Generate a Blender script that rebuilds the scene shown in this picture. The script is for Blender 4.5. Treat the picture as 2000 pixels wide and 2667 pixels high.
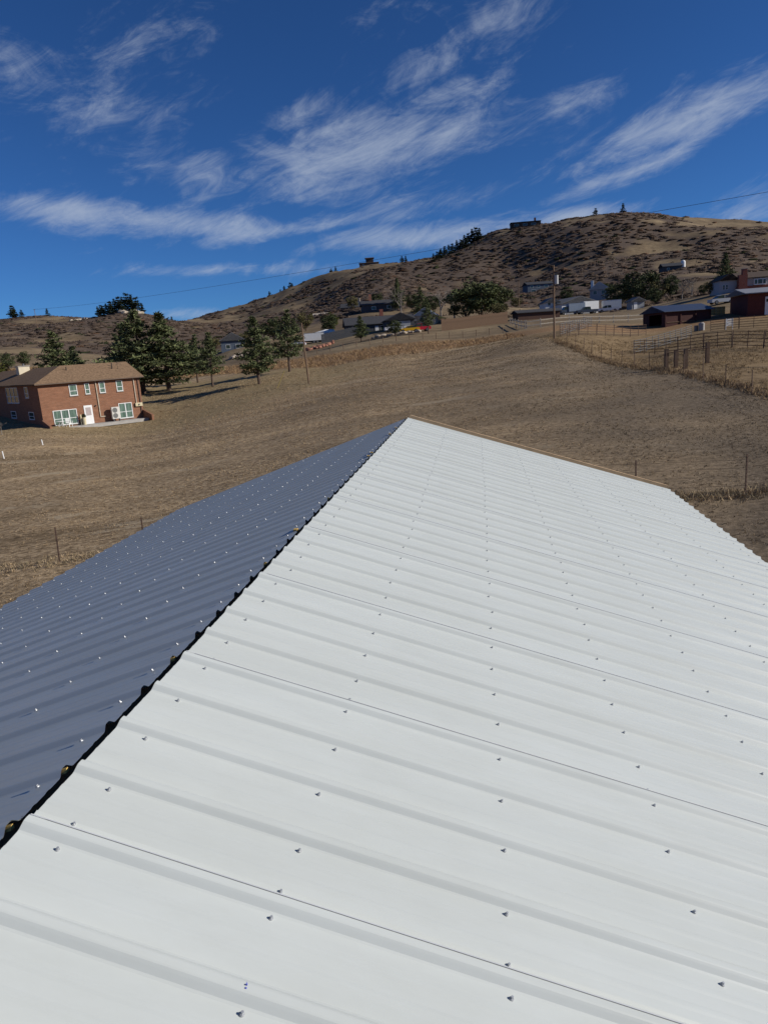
import bpy, math, random
import numpy as np
from mathutils import Vector, Matrix

for o in list(bpy.data.objects): bpy.data.objects.remove(o)
scn = bpy.context.scene
COL = scn.collection
R = math.radians

# ------------------------------------------------------------------ camera, sky, sun
F, PITCH, ROLL = 1814.4, .2256, -.0701          # focal length in photo pixels (2000 x 2667)
CZ = 7.0                                        # camera height over the building's ground
fw = np.array([0, math.cos(PITCH), -math.sin(PITCH)])
up0 = np.array([0, math.sin(PITCH), math.cos(PITCH)])
rt0 = np.array([1., 0, 0])
rt = math.cos(ROLL) * rt0 + math.sin(ROLL) * up0
up = -math.sin(ROLL) * rt0 + math.cos(ROLL) * up0
def ray(x, y): return (x - 1000) / F * rt - (y - 1333.5) / F * up + fw
def at(x, y, d):                                # point on the pixel's ray, d metres ahead
    v = ray(x, y); q = v * (d / v[1]); return np.array([q[0], q[1], q[2] + CZ])
cd = bpy.data.cameras.new('camera'); cam = bpy.data.objects.new('camera', cd); COL.objects.link(cam)
m3 = Matrix(((rt[0], up[0], -fw[0]), (rt[1], up[1], -fw[1]), (rt[2], up[2], -fw[2])))
cam.matrix_world = Matrix.Translation((0, 0, CZ)) @ m3.to_4x4()
cd.sensor_fit = 'VERTICAL'; cd.sensor_height = 36; cd.lens = F / 2667 * 36
cd.clip_start = .05; cd.clip_end = 12000
scn.camera = cam
scn.render.resolution_x = 767; scn.render.resolution_y = 1024

SUN_EL, SUN_AZ = R(26.5), R(-6.5)               # azimuth counted from +X towards +Y
sdir = Vector((math.cos(SUN_EL) * math.cos(SUN_AZ), math.cos(SUN_EL) * math.sin(SUN_AZ), math.sin(SUN_EL)))
world = bpy.data.worlds.new('World'); scn.world = world; world.use_nodes = True
def build_world():
    nt = world.node_tree; N = nt.nodes; Lk = nt.links; N.clear()
    out = N.new('ShaderNodeOutputWorld'); bg = N.new('ShaderNodeBackground'); bg.inputs['Strength'].default_value = .085
    sky = N.new('ShaderNodeTexSky'); sky.sky_type = 'NISHITA'; sky.sun_disc = False
    sky.sun_elevation = SUN_EL; sky.sun_rotation = R(90) - SUN_AZ
    sky.altitude = 2000; sky.air_density = .85; sky.dust_density = .5; sky.ozone_density = 3.0
    def math_(op, a, b=None, c=None):
        n = N.new('ShaderNodeMath'); n.operation = op
        for i, v in enumerate((a, b, c)):
            if v is None: continue
            if isinstance(v, (int, float)): n.inputs[i].default_value = v
            else: Lk.new(v, n.inputs[i])
        return n.outputs[0]
    tc = N.new('ShaderNodeTexCoord'); sep = N.new('ShaderNodeSeparateXYZ'); Lk.new(tc.outputs['Generated'], sep.inputs[0])
    x, y, z = sep.outputs
    az = math_('MULTIPLY', math_('ARCTAN2', x, y), 180 / math.pi)
    el = math_('MULTIPLY', math_('ARCSINE', z), 180 / math.pi)
    ae = N.new('ShaderNodeCombineXYZ'); Lk.new(az, ae.inputs[0]); Lk.new(el, ae.inputs[1])
    # streaky cirrus texture, stretched along the wind
    def noise(scale, stretch, rot, detail, rough, dist, off=0):
        mp = N.new('ShaderNodeMapping'); mp.vector_type = 'TEXTURE'
        mp.inputs['Rotation'].default_value = (0, 0, R(rot)); mp.inputs['Scale'].default_value = (stretch, 1, 1)
        mp.inputs['Location'].default_value = (off, off * .7, 0)
        Lk.new(ae.outputs[0], mp.inputs['Vector'])
        t = N.new('ShaderNodeTexNoise'); t.inputs['Scale'].default_value = scale; t.inputs['Detail'].default_value = detail
        t.inputs['Roughness'].default_value = rough; t.inputs['Distortion'].default_value = dist
        Lk.new(mp.outputs[0], t.inputs['Vector']); return t.outputs['Fac']
    n1 = noise(.26, 2.5, 14, 9, .64, 1.3); n2 = noise(.8, 3.2, 18, 9, .72, 1.2, 31); n3 = noise(.09, 2.2, 8, 4, .5, .4, 77)
    tex = math_('ADD', math_('MULTIPLY', n1, .62), math_('MULTIPLY', n2, .38))
    banks = [  # px, py, half width, half height, tilt, strength : the cloud banks the photograph shows
        (930, 400, 380, 95, 14, .95), (850, 490, 300, 50, 5, .62), (1800, 310, 330, 60, 17, 1.0), (1640, 440, 300, 36, 20, .78),
        (260, 130, 400, 120, 25, .46), (270, 285, 250, 65, 10, .55), (330, 565, 560, 42, -2, .95), (760, 595, 380, 30, 9, .8),
        (1120, 615, 380, 42, 3, 1.05), (1500, 566, 190, 36, 4, 1.0), (1180, 130, 280, 65, 22, .62), (1180, 255, 250, 55, 15, .66),
        (780, 295, 110, 40, 15, .7), (720, 702, 560, 26, 2, .62), (500, 818, 180, 24, 2, .8), (1960, 545, 210, 60, 12, .72),
        (480, 430, 480, 60, -4, .5), (1060, 540, 260, 55, 8, .6), (1520, 250, 130, 50, 10, .45), (60, 170, 200, 90, -20, .5), (1100, 30, 260, 60, 10, .4)]
    acc = None
    for px, py, rx, ry, tilt, s in banks:
        v = ray(px, py); v = v / np.linalg.norm(v)
        a0, e0 = math.degrees(math.atan2(v[0], v[1])), math.degrees(math.asin(v[2])); k = math.degrees(1 / F)
        mp = N.new('ShaderNodeMapping'); mp.vector_type = 'TEXTURE'
        mp.inputs['Location'].default_value = (a0, e0, 0); mp.inputs['Rotation'].default_value = (0, 0, R(tilt - 4))
        mp.inputs['Scale'].default_value = (rx * k, ry * k, 1); Lk.new(ae.outputs[0], mp.inputs['Vector'])
        ln = N.new('ShaderNodeVectorMath'); ln.operation = 'LENGTH'; Lk.new(mp.outputs[0], ln.inputs[0])
        g = math_('MULTIPLY', math_('EXPONENT', math_('MULTIPLY', math_('POWER', ln.outputs['Value'], 2), -1.3)), s)
        acc = g if acc is None else math_('MAXIMUM', acc, g)
    # away from the banks thin cirrus goes on all over the sky
    acc = math_('ADD', acc, math_('MULTIPLY', math_('SUBTRACT', n3, .42), .55))
    d = math_('ADD', math_('MULTIPLY', acc, .62), math_('MULTIPLY', math_('SUBTRACT', tex, .5), 1.75))
    mr = N.new('ShaderNodeMapRange'); mr.interpolation_type = 'SMOOTHSTEP'
    Lk.new(d, mr.inputs['Value']); mr.inputs['From Min'].default_value = .19; mr.inputs['From Max'].default_value = .88
    mr.inputs['To Max'].default_value = .66
    gate = N.new('ShaderNodeMapRange'); Lk.new(el, gate.inputs['Value']); gate.inputs['From Min'].default_value = -1; gate.inputs['From Max'].default_value = 2
    fac = math_('MULTIPLY', mr.outputs[0], gate.outputs[0])
    tint = N.new('ShaderNodeMix'); tint.data_type = 'RGBA'; tint.blend_type = 'MULTIPLY'; tint.inputs[0].default_value = 1
    Lk.new(sky.outputs[0], tint.inputs['A']); tint.inputs['B'].default_value = (.235, .475, .77, 1)
    mix = N.new('ShaderNodeMix'); mix.data_type = 'RGBA'; Lk.new(fac, mix.inputs[0]); Lk.new(tint.outputs['Result'], mix.inputs['A'])
    mix.inputs['B'].default_value = (4.3, 4.9, 5.9, 1)
    Lk.new(mix.outputs['Result'], bg.inputs['Color']); Lk.new(bg.outputs[0], out.inputs['Surface'])
build_world()
sl = bpy.data.lights.new('sun', 'SUN'); sl.energy = 3.95; sl.angle = R(.5); sl.color = (1, .95, .87)
so = bpy.data.objects.new('sun', sl); COL.objects.link(so); so.rotation_euler = sdir.to_track_quat('Z', 'Y').to_euler(); so.location = (40, 0, 60)
vs = scn.view_settings; vs.view_transform = 'Standard'; vs.look = 'None'; vs.exposure = 0.3; vs.gamma = 1; vs.use_curve_mapping = False

# ------------------------------------------------------------------ materials
MATS = {}
def mat(name, col, rough=.8, var=.18, scale=3., spec=.3, metal=0., bump=0., attr=None, bscale=None):
    if name in MATS: return MATS[name]
    m = bpy.data.materials.new(name); m.use_nodes = True; nt = m.node_tree; N = nt.nodes; Lk = nt.links
    b = N['Principled BSDF']; b.inputs['Roughness'].default_value = rough; b.inputs['Specular IOR Level'].default_value = spec
    b.inputs['Metallic'].default_value = metal
    tc = N.new('ShaderNodeTexCoord'); t = N.new('ShaderNodeTexNoise'); t.inputs['Scale'].default_value = scale; t.inputs['Detail'].default_value = 6
    Lk.new(tc.outputs['Object'], t.inputs['Vector'])
    mr = N.new('ShaderNodeMapRange'); mr.inputs['From Min'].default_value = .25; mr.inputs['From Max'].default_value = .75
    mr.inputs['To Min'].default_value = 1 - var; mr.inputs['To Max'].default_value = 1 + var; Lk.new(t.outputs['Fac'], mr.inputs['Value'])
    mx = N.new('ShaderNodeMix'); mx.data_type = 'RGBA'; mx.blend_type = 'MULTIPLY'; mx.inputs[0].default_value = 1
    if attr:
        a = N.new('ShaderNodeAttribute'); a.attribute_name = attr; Lk.new(a.outputs['Color'], mx.inputs['A'])
    else: mx.inputs['A'].default_value = (*col, 1)
    Lk.new(mr.outputs[0], mx.inputs['B']); Lk.new(mx.outputs['Result'], b.inputs['Base Color'])
    if bump:
        bp = N.new('ShaderNodeBump'); bp.inputs['Strength'].default_value = bump; bp.inputs['Distance'].default_value = .02
        t2 = N.new('ShaderNodeTexNoise'); t2.inputs['Scale'].default_value = bscale or scale * 4; t2.inputs['Detail'].default_value = 5
        Lk.new(tc.outputs['Object'], t2.inputs['Vector']); Lk.new(t2.outputs['Fac'], bp.inputs['Height']); Lk.new(bp.outputs[0], b.inputs['Normal'])
    MATS[name] = m; return m
def brick_mat(name, c1, c2, mortar):
    m = bpy.data.materials.new(name); m.use_nodes = True; nt = m.node_tree; N = nt.nodes; Lk = nt.links
    b = N['Principled BSDF']; b.inputs['Roughness'].default_value = .9; b.inputs['Specular IOR Level'].default_value = .2
    tc = N.new('ShaderNodeTexCoord'); sp = N.new('ShaderNodeSeparateXYZ'); Lk.new(tc.outputs['Object'], sp.inputs[0])
    ad = N.new('ShaderNodeMath'); ad.operation = 'ADD'; Lk.new(sp.outputs[0], ad.inputs[0]); Lk.new(sp.outputs[1], ad.inputs[1])
    cb = N.new('ShaderNodeCombineXYZ'); Lk.new(ad.outputs[0], cb.inputs[0]); Lk.new(sp.outputs[2], cb.inputs[1])
    br = N.new('ShaderNodeTexBrick'); br.inputs['Scale'].default_value = 1; br.inputs['Brick Width'].default_value = .23; br.inputs['Row Height'].default_value = .076
    br.inputs['Mortar Size'].default_value = .006; br.inputs['Color1'].default_value = (*c1, 1); br.inputs['Color2'].default_value = (*c2, 1); br.inputs['Mortar'].default_value = (*mortar, 1)
    Lk.new(cb.outputs[0], br.inputs['Vector'])
    t = N.new('ShaderNodeTexNoise'); t.inputs['Scale'].default_value = 1.6; t.inputs['Detail'].default_value = 8; t.inputs['Roughness'].default_value = .7
    mp = N.new('ShaderNodeMapping'); mp.inputs['Scale'].default_value = (.7, .7, 3.5); Lk.new(tc.outputs['Object'], mp.inputs['Vector']); Lk.new(mp.outputs[0], t.inputs['Vector'])
    mr = N.new('ShaderNodeMapRange'); mr.inputs['From Min'].default_value = .25; mr.inputs['From Max'].default_value = .75; mr.inputs['To Min'].default_value = .68; mr.inputs['To Max'].default_value = 1.3
    Lk.new(t.outputs['Fac'], mr.inputs['Value'])
    mx = N.new('ShaderNodeMix'); mx.data_type = 'RGBA'; mx.blend_type = 'MULTIPLY'; mx.inputs[0].default_value = 1
    Lk.new(br.outputs['Color'], mx.inputs['A']); Lk.new(mr.outputs[0], mx.inputs['B']); Lk.new(mx.outputs['Result'], b.inputs['Base Color'])
    MATS[name] = m; return m
def glass_mat():
    m = bpy.data.materials.new('window_glass'); m.use_nodes = True; b = m.node_tree.nodes['Principled BSDF']
    b.inputs['Base Color'].default_value = (.03, .05, .045, 1); b.inputs['Roughness'].default_value = .08; b.inputs['Specular IOR Level'].default_value = .6
    MATS['glass'] = m; return m
GLASS = glass_mat()
WHITE = mat('white_paint', (.78, .78, .76), .5, .05); BRICK = brick_mat('brown_brick', (.27, .118, .062), (.22, .096, .052), (.27, .2, .15))
REDBRICK = brick_mat('red_brick', (.26, .07, .045), (.22, .06, .04), (.25, .2, .17))
SHING = mat('brown_shingles', (.23, .15, .09), .95, .4, 5, .1, bump=.4); DKSHING = mat('dark_shingles', (.06, .06, .065), .9, .3, 4, .15)
GRSHING = mat('grey_shingles', (.16, .16, .165), .9, .25, 4, .15)
CREAM = mat('cream_siding', (.66, .58, .42), .7, .08); CURT = mat('green_curtain', (.16, .24, .19), .8, .25, 6)
WOODP = mat('weathered_pole_wood', (.19, .125, .08), .9, .3, 6); WOODF = mat('cedar_fence_board', (.16, .10, .062), .9, .3, 4)
PALEW = mat('pale_rail_wood', (.50, .43, .33), .9, .2, 5); RUST = mat('rusty_steel', (.10, .062, .045), .8, .35, 8)
GALV = mat('galvanised_steel', (.17, .17, .165), .45, .15, 6, .5, .4); DARK = mat('dark_rubber', (.025, .025, .027), .8, .2)
BARNRED = mat('dark_red_barn_siding', (.075, .028, .023), .85, .25, 3); REDS = mat('red_siding', (.11, .03, .024), .85, .2, 3)
BLUER = mat('blue_metal_roof', (.035, .05, .09), .5, .12, 2, .5); GREYS = mat('grey_siding', (.30, .31, .32), .8, .1)
BLUES = mat('slate_blue_siding', (.09, .115, .15), .8, .12); WHITES = mat('white_siding', (.70, .70, .68), .7, .06)
DKS = mat('charcoal_siding', (.065, .068, .075), .8, .15); STONE = mat('pale_stone', (.42, .35, .27), .9, .3, 3, bump=.5); REDROCK = mat('red_sandstone', (.32, .15, .10), .9, .35, 3, bump=.5)
CONC = mat('concrete', (.36, .34, .31), .9, .15, 3); TAN = mat('tan_plastic', (.60, .52, .33), .6, .08); LUMBER = mat('raw_pine_board', (.56, .38, .22), .75, .14, 7)
BARK = mat('pine_bark', (.11, .075, .055), .95, .35, 8); BAREB = mat('bare_branch_bark', (.27, .23, .19), .95, .25, 8)
LEAF = mat('foliage', (1, 1, 1), .75, .2, 1.5, .15, attr='tint'); GRASS = mat('dry_grass_blade', (1, 1, 1), .9, .15, 1., .1, attr='tint')
CHROME = mat('screw_steel', (.5, .51, .52), .48, .06, 40, .5, .6); FOAM = mat('foam_closure', (.55, .36, .10), .9, .2, 30)

# ------------------------------------------------------------------ mesh helpers
class MB:
    def __init__(s): s.v = []; s.f = []
    def add(s, vs_, fs): k = len(s.v); s.v += [tuple(map(float, q)) for q in vs_]; s.f += [tuple(i + k for i in f) for f in fs]; return s
    def box(s, x0, x1, y0, y1, z0, z1):
        return s.add([(x0, y0, z0), (x1, y0, z0), (x1, y1, z0), (x0, y1, z0), (x0, y0, z1), (x1, y0, z1), (x1, y1, z1), (x0, y1, z1)],
                     [(3, 2, 1, 0), (4, 5, 6, 7), (0, 1, 5, 4), (1, 2, 6, 5), (2, 3, 7, 6), (3, 0, 4, 7)])
    def tube(s, p, q, r0, r1=None, n=6):
        r1 = r0 if r1 is None else r1; p = Vector(p); q = Vector(q); a = (q - p).normalized()
        b = a.orthogonal().normalized(); c = a.cross(b); V = []
        for o, r_ in ((p, r0), (q, r1)):
            for i in range(n): t = 2 * math.pi * i / n; V.append(o + (b * math.cos(t) + c * math.sin(t)) * r_)
        return s.add(V, [tuple((i, (i + 1) % n, n + (i + 1) % n, n + i)) for i in range(n)] + [tuple(range(n))[::-1], tuple(range(n, 2 * n))])
    def beam(s, p, q, w, h):                     # rectangular bar, h along z
        p = Vector(p); q = Vector(q); a = (q - p).normalized(); b = a.cross(Vector((0, 0, 1)))
        b = b.normalized() if b.length > 1e-4 else Vector((1, 0, 0)); c = b.cross(a)
        V = [o + b * (i * w / 2) + c * (j * h / 2) for o in (p, q) for i, j in ((-1, -1), (1, -1), (1, 1), (-1, 1))]
        return s.add(V, [(0, 1, 5, 4), (1, 2, 6, 5), (2, 3, 7, 6), (3, 0, 4, 7), (3, 2, 1, 0), (4, 5, 6, 7)])
    def prism(s, prof, y0, y1):                  # profile in x,z swept along y
        n = len(prof); V = [(x, y0, z) for x, z in prof] + [(x, y1, z) for x, z in prof]
        return s.add(V, [(i, (i + 1) % n, n + (i + 1) % n, n + i)[::-1] for i in range(n)] + [tuple(range(n)), tuple(range(n, 2 * n))[::-1]])
    def build(s, name, m, parent=None, smooth=False, loc=None):
        me = bpy.data.meshes.new(name); me.from_pydata(s.v, [], s.f); me.validate(); me.materials.append(m)
        if smooth: me.polygons.foreach_set('use_smooth', [True] * len(me.polygons))
        return link(name, me, parent, loc)
def link(name, me, parent=None, loc=None):
    o = bpy.data.objects.new(name, me); COL.objects.link(o)
    if parent: o.parent = parent
    if loc is not None: o.location = loc
    return o
def tag(o, label, cat, group=None):
    o['label'] = label; o['category'] = cat
    if group: o['group'] = group
    return o
def thing(name, label, cat, loc=(0, 0, 0), rz=0, group=None):
    o = bpy.data.objects.new(name, None); COL.objects.link(o); o.location = tuple(map(float, loc)); o.rotation_euler = (0, 0, rz); o.empty_display_size = .3
    return tag(o, label, cat, group)
def np_mesh(name, V, Tri, m, tint=None, smooth=False):
    V = np.asarray(V, np.float32); Tri = np.asarray(Tri, np.int32); k = Tri.shape[1]
    me = bpy.data.meshes.new(name); me.vertices.add(len(V)); me.vertices.foreach_set('co', V.ravel())
    me.loops.add(Tri.size); me.loops.foreach_set('vertex_index', Tri.ravel())
    me.polygons.add(len(Tri)); me.polygons.foreach_set('loop_start', np.arange(0, Tri.size, k, dtype=np.int32))
    try: me.polygons.foreach_set('loop_total', np.full(len(Tri), k, np.int32))
    except Exception: pass
    if smooth: me.polygons.foreach_set('use_smooth', np.ones(len(Tri), bool))
    me.update(calc_edges=True); me.materials.append(m)
    if tint is not None:
        a = me.color_attributes.new('tint', 'FLOAT_COLOR', 'POINT'); c = np.ones((len(V), 4), np.float32); c[:, :3] = tint; a.data.foreach_set('color', c.ravel())
    return me
rng = np.random.default_rng(7); random.seed(7)
_lat = np.random.default_rng(3).random((256, 256))
def vnoise(x, y):
    xi = np.floor(x).astype(int); yi = np.floor(y).astype(int); fx = x - xi; fy = y - yi; fx = fx * fx * (3 - 2 * fx); fy = fy * fy * (3 - 2 * fy)
    g = lambda a, b: _lat[a & 255, b & 255]
    return (g(xi, yi) * (1 - fx) + g(xi + 1, yi) * fx) * (1 - fy) + (g(xi, yi + 1) * (1 - fx) + g(xi + 1, yi + 1) * fx) * fy
def fbm(x, y, o=4):
    s = 0; a = .5; t = 0
    for i in range(o): s = s + a * vnoise(x * 2 ** i + 17.3 * i, y * 2 ** i + 5.1 * i); t += a; a *= .55
    return s / t

# ------------------------------------------------------------------ terrain
cps = [(158,1455,29),(1940,1290,24.5),(1957,1026,42.7),(1888,1004,46.4),(1830,988,49.7),(1780,953,57),(1443,886,90),(805,999,87),(676,1002,98),
  (555,1007,108),(441,1009,118),(12,1195,59.5),(113,1160,65),(240,1108,80),(360,1093,85),(115,1110,77),(0,1112,80),(-300,1130,82),(1000,1000,71),(1250,950,78),(600,1110,62),
  (850,958,111),(1350,878,111),(1100,918,111),(450,981,165),(250,965,150),(0,975,150),(850,924,128),(1100,888,128),(1350,870,122),(1000,884,142),
  (970,873,165),(830,908,160),(600,915,190),(700,905,178),(1154,863,160),(1320,842,165),(1370,856,130),(1680,852,122),(1840,835,118),(1877,792,140),(1965,822,116),
  (1510,815,205),(1650,923,86),(1847,923,64),(2000,905,66),(1560,868,105),(1405,767,390),(1777,715,330),(1640,790,230),(1940,757,155),(2200,800,130),(2200,1000,45),
  (965,820,240),(1000,765,400),(1200,765,420),(1300,690,520),(700,852,330),(820,800,500),(600,850,450),(450,872,400),(100,890,330),(250,880,350),(60,862,480),(2000,640,420),(1700,640,460),
  (-400,900,350),(-400,1000,150),(2300,700,350),(1250,800,260)]
ridge = [(-700,850,700),(-400,845,700),(0,840,700),(60,830,700),(110,827,700),(170,838,700),(235,835,600),(290,808,570),(340,795,560),(390,806,570),(440,828,600),(490,838,880),(560,818,900),(640,808,880),(700,784,850),(800,739,800),
  (870,712,760),(960,695,725),(1100,675,700),(1180,657,680),(1235,622,650),(1290,599,630),(1360,593,620),(1500,574,610),(1600,564,600),(1700,562,600),(1800,569,600),(1900,576,600),(2000,576,590),(2300,590,580),(2700,610,580)]
P_ = [at(*c) for c in cps] + [at(*c) for c in ridge]
for c in ridge:
    q = at(*c); P_.append(np.array([q[0] * 1.4, q[1] * 1.4, (q[2] - CZ) * .8 + CZ])); P_.append(np.array([q[0] * 4.5, q[1] * 4.5, 20.]))
for x, y, z in [(-10,5,-7.9),(12,5,-6.3),(0,13,-7.0),(-6,18,-7.4),(8,17,-6.4),(-30,6,-9),(30,6,-4.9),(-3,3,-7.2),(3,2,-6.9),(0,1,-7.0)]:
    P_.append(np.array([x, y, z + CZ]))
P_ = np.array(P_)
def tps_uv(x, y):
    d = np.hypot(x, y) + 1e-6; a = np.clip(np.degrees(np.arctan2(x, y)), -42, 42); return np.stack([a / 9, np.log(np.maximum(d, 3)) * 1.7], -1), d
_uv, _d = tps_uv(P_[:, 0], P_[:, 1]); _w = (P_[:, 2] - CZ) / (_d + 40)
def _k(a, b): r2 = ((a[:, None, :] - b[None]) ** 2).sum(-1); return .5 * r2 * np.log(r2 + 1e-9)
_n = len(P_); _A = np.zeros((_n + 3, _n + 3)); _A[:_n, :_n] = _k(_uv, _uv) + np.eye(_n) * .02
_A[:_n, _n] = 1; _A[:_n, _n + 1:] = _uv; _A[_n:, :_n] = _A[:_n, _n:].T
_c = np.linalg.solve(_A, np.r_[_w, 0, 0, 0])
def H(x, y):
    x = np.atleast_1d(np.asarray(x, float)).ravel(); y = np.atleast_1d(np.asarray(y, float)).ravel(); z = np.empty(len(x))
    for i in range(0, len(x), 20000):
        uv, d = tps_uv(x[i:i + 20000], y[i:i + 20000]); w = _k(uv, _uv) @ _c[:_n] + _c[_n] + uv @ _c[_n + 1:]
        a = np.clip((d - 170) / 200, 0, 1); xx = x[i:i + 20000]; yy = y[i:i + 20000]
        z[i:i + 20000] = w * (d + 40) + CZ + a * ((fbm(xx / 90, yy / 90, 4) - .5) * 15 + (fbm(xx / 18 + 50, yy / 18, 3) - .5) * 1.3) \
            + (fbm(xx / 9 + 9, yy / 9, 3) - .5) * .35 * np.clip((d - 22) / 10, 0, 1)
    return z
def h1(x, y): return float(H(x, y)[0])
def gpos(px, py, d):                             # stands on the terrain, seen in pixel column px at distance d
    q = at(px, py, d); return np.array([q[0], q[1], h1(q[0], q[1])])
azs = np.radians(np.r_[np.arange(-180, -44, 4.), np.linspace(-44, -33, 23), np.linspace(-32.8, 32.8, 420), np.linspace(33, 44, 23), np.arange(46, 180, 4.)])
ds = np.r_[.01, 2, 4, 7, np.geomspace(9, 200, 170), np.geomspace(204, 1000, 170), np.geomspace(1060, 9000, 20)]
AA, DD = np.meshgrid(azs, ds, indexing='ij'); gx = DD * np.sin(AA); gy = DD * np.cos(AA); gz = H(gx, gy)
na, nd = AA.shape; idx = np.arange(na * nd).reshape(na, nd); nxt = np.roll(idx, -1, 0)
quads = np.stack([idx[:, :-1], idx[:, 1:], nxt[:, 1:], nxt[:, :-1]], -1).reshape(-1, 4)[:, ::-1]
# what covers the ground where: mown field, tall ditch grass, hill grass, yard (fence line on the right parts field and pasture)
FA = at(2085, 1058, 38.5)[:2]; FB = at(1443, 886, 90)[:2]
def side_of_fence(x, y):                         # > 0 right of the wire fence
    e = (FB - FA) / np.linalg.norm(FB - FA); return (x - FA[0]) * e[1] - (y - FA[1]) * e[0]
edge = np.array([at(-300, 1010, 150)[:2], at(250, 1000, 150)[:2], at(450, 981, 150)[:2], at(620, 970, 126)[:2], at(850, 958, 112)[:2], at(1100, 918, 111)[:2], at(1350, 878, 111)[:2], at(1900, 800, 111)[:2]])
def beyond_edge(x, y): return y - np.interp(x, edge[:, 0], edge[:, 1])
be = beyond_edge(gx.ravel(), gy.ravel()); sf = side_of_fence(gx.ravel(), gy.ravel())
sm = lambda v, a, b: np.clip((np.asarray(v) - a) / (b - a), 0, 1)
nz = (fbm(gx.ravel() / 6, gy.ravel() / 6, 4) - .5)
hill = sm(be + nz * 8, 14, 20); strip = sm(be + nz * 3, -1, 1) * (1 - hill); past = sm(sf + nz * 2, -.3, .7) * (1 - hill) * (gy.ravel() > 5) * (1 - strip)
hx, hy = at(240, 1108, 80)[:2]; yard = sm(1 - np.hypot((gx.ravel() - hx) / 34, (gy.ravel() - hy - 16) / 30) + nz * .5, 0, .25) * (1 - strip) * (1 - hill)
lens_dark_w = .95 * sm(gx.ravel() - .02 * gy.ravel() + nz * 26, -9, 19) * sm(gy.ravel() - .8 * nz * 40, 104, 62)   # lens darkening towards the right, painted into the field colour
def scrub_mask(x, y): return .62 * fbm(x / 95 + 3, y / 70 + 8, 3) + .38 * fbm(x / 26 + 5, y / 34 + 2, 3)
litter = sm(scrub_mask(gx.ravel(), gy.ravel()), .462, .50) * hill * sm(DD.ravel(), 190, 260)
def ground_mat():
    m = bpy.data.materials.new('dry_ground'); m.use_nodes = True; nt = m.node_tree; N = nt.nodes; Lk = nt.links
    b = N['Principled BSDF']; b.inputs['Roughness'].default_value = .95; b.inputs['Specular IOR Level'].default_value = .08
    tc = N.new('ShaderNodeTexCoord')
    def noise(s, det=6, ro=.6, sc=(1, 1, 1), rot=0):
        mp = N.new('ShaderNodeMapping'); mp.inputs['Scale'].default_value = sc; mp.inputs['Rotation'].default_value = (0, 0, rot); Lk.new(tc.outputs['Object'], mp.inputs['Vector'])
        t = N.new('ShaderNodeTexNoise'); t.inputs['Scale'].default_value = s; t.inputs['Detail'].default_value = det; t.inputs['Roughness'].default_value = ro
        Lk.new(mp.outputs[0], t.inputs['Vector']); return t.outputs['Fac']
    def ramp(f, st):
        r_ = N.new('ShaderNodeValToRGB'); e = r_.color_ramp.elements
        for i, (p, c) in enumerate(st):
            k = e[i] if i < 2 else e.new(p); k.position = p; k.color = (*c, 1)
        Lk.new(f, r_.inputs[0]); return r_.outputs[0]
    def mix(f, a, b_, mode='MIX'):
        x = N.new('ShaderNodeMix'); x.data_type = 'RGBA'; x.blend_type = mode
        if isinstance(f, float): x.inputs[0].default_value = f
        else: Lk.new(f, x.inputs[0])
        Lk.new(a, x.inputs['A']); Lk.new(b_, x.inputs['B']); return x.outputs['Result']
    def att(n): a = N.new('ShaderNodeAttribute'); a.attribute_name = n; return a.outputs['Fac']
    fine = ramp(noise(3.6, 8, .8, (.75, 1.2, 1)), [(.36, (.115, .08, .044)), (.49, (.315, .225, .129)), (.61, (.53, .395, .24))])
    band = ramp(noise(.16, 5, .6, (.35, 1.6, 1), R(12)), [(.32, (.62, .61, .60)), (.52, (.97, .97, .98)), (.7, (1.3, 1.28, 1.24))])
    field = mix(1., fine, band, 'MULTIPLY')
    bare = ramp(noise(.28, 7, .68, (.38, 1.5, 1), R(-8)), [(.575, (0, 0, 0)), (.625, (.85, .85, .85))])
    pale = ramp(noise(6, 5), [(.3, (.34, .26, .165)), (.7, (.48, .38, .25))])
    field = mix(bare, field, pale)
    yardc = ramp(noise(1.4, 6, .6), [(.3, (.21, .155, .08)), (.7, (.36, .27, .15))])
    stripc = ramp(noise(2.2, 6), [(.3, (.17, .10, .052)), (.7, (.33, .21, .11))])
    pastc = ramp(noise(1.1, 7, .65), [(.3, (.15, .10, .052)), (.7, (.29, .205, .112))])
    hillc = ramp(noise(.035, 9, .68), [(.35, (.135, .096, .060)), (.5, (.205, .15, .09)), (.68, (.32, .24, .14))])
    hf = ramp(noise(.5, 6, .7), [(.3, (.7, .7, .7)), (.7, (1.2, 1.2, 1.2))]); hillc = mix(1., hillc, hf, 'MULTIPLY')
    thin = ramp(noise(4.4, 8, .8), [(.33, (.07, .055, .038)), (.5, (.145, .112, .077)), (.66, (.27, .21, .145))])  # darker field colours for the painted lens darkening on the right
    field = mix(att('lens_darkening'), field, thin)
    c = mix(att('yard'), field, yardc); c = mix(att('pasture'), c, pastc); c = mix(att('strip'), c, stripc); c = mix(att('hill'), c, hillc)
    lit = ramp(noise(.9, 6, .7), [(.3, (.09, .066, .05)), (.7, (.145, .107, .08))]); c = mix(att('scrub_litter'), c, lit)
    Lk.new(c, b.inputs['Base Color'])
    bp = N.new('ShaderNodeBump'); bp.inputs['Strength'].default_value = .6; bp.inputs['Distance'].default_value = .06; Lk.new(noise(5, 7, .75), bp.inputs['Height']); Lk.new(bp.outputs[0], b.inputs['Normal'])
    return m
gme = np_mesh('ground', np.stack([gx.ravel(), gy.ravel(), gz], -1), quads, ground_mat(), smooth=True)
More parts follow.
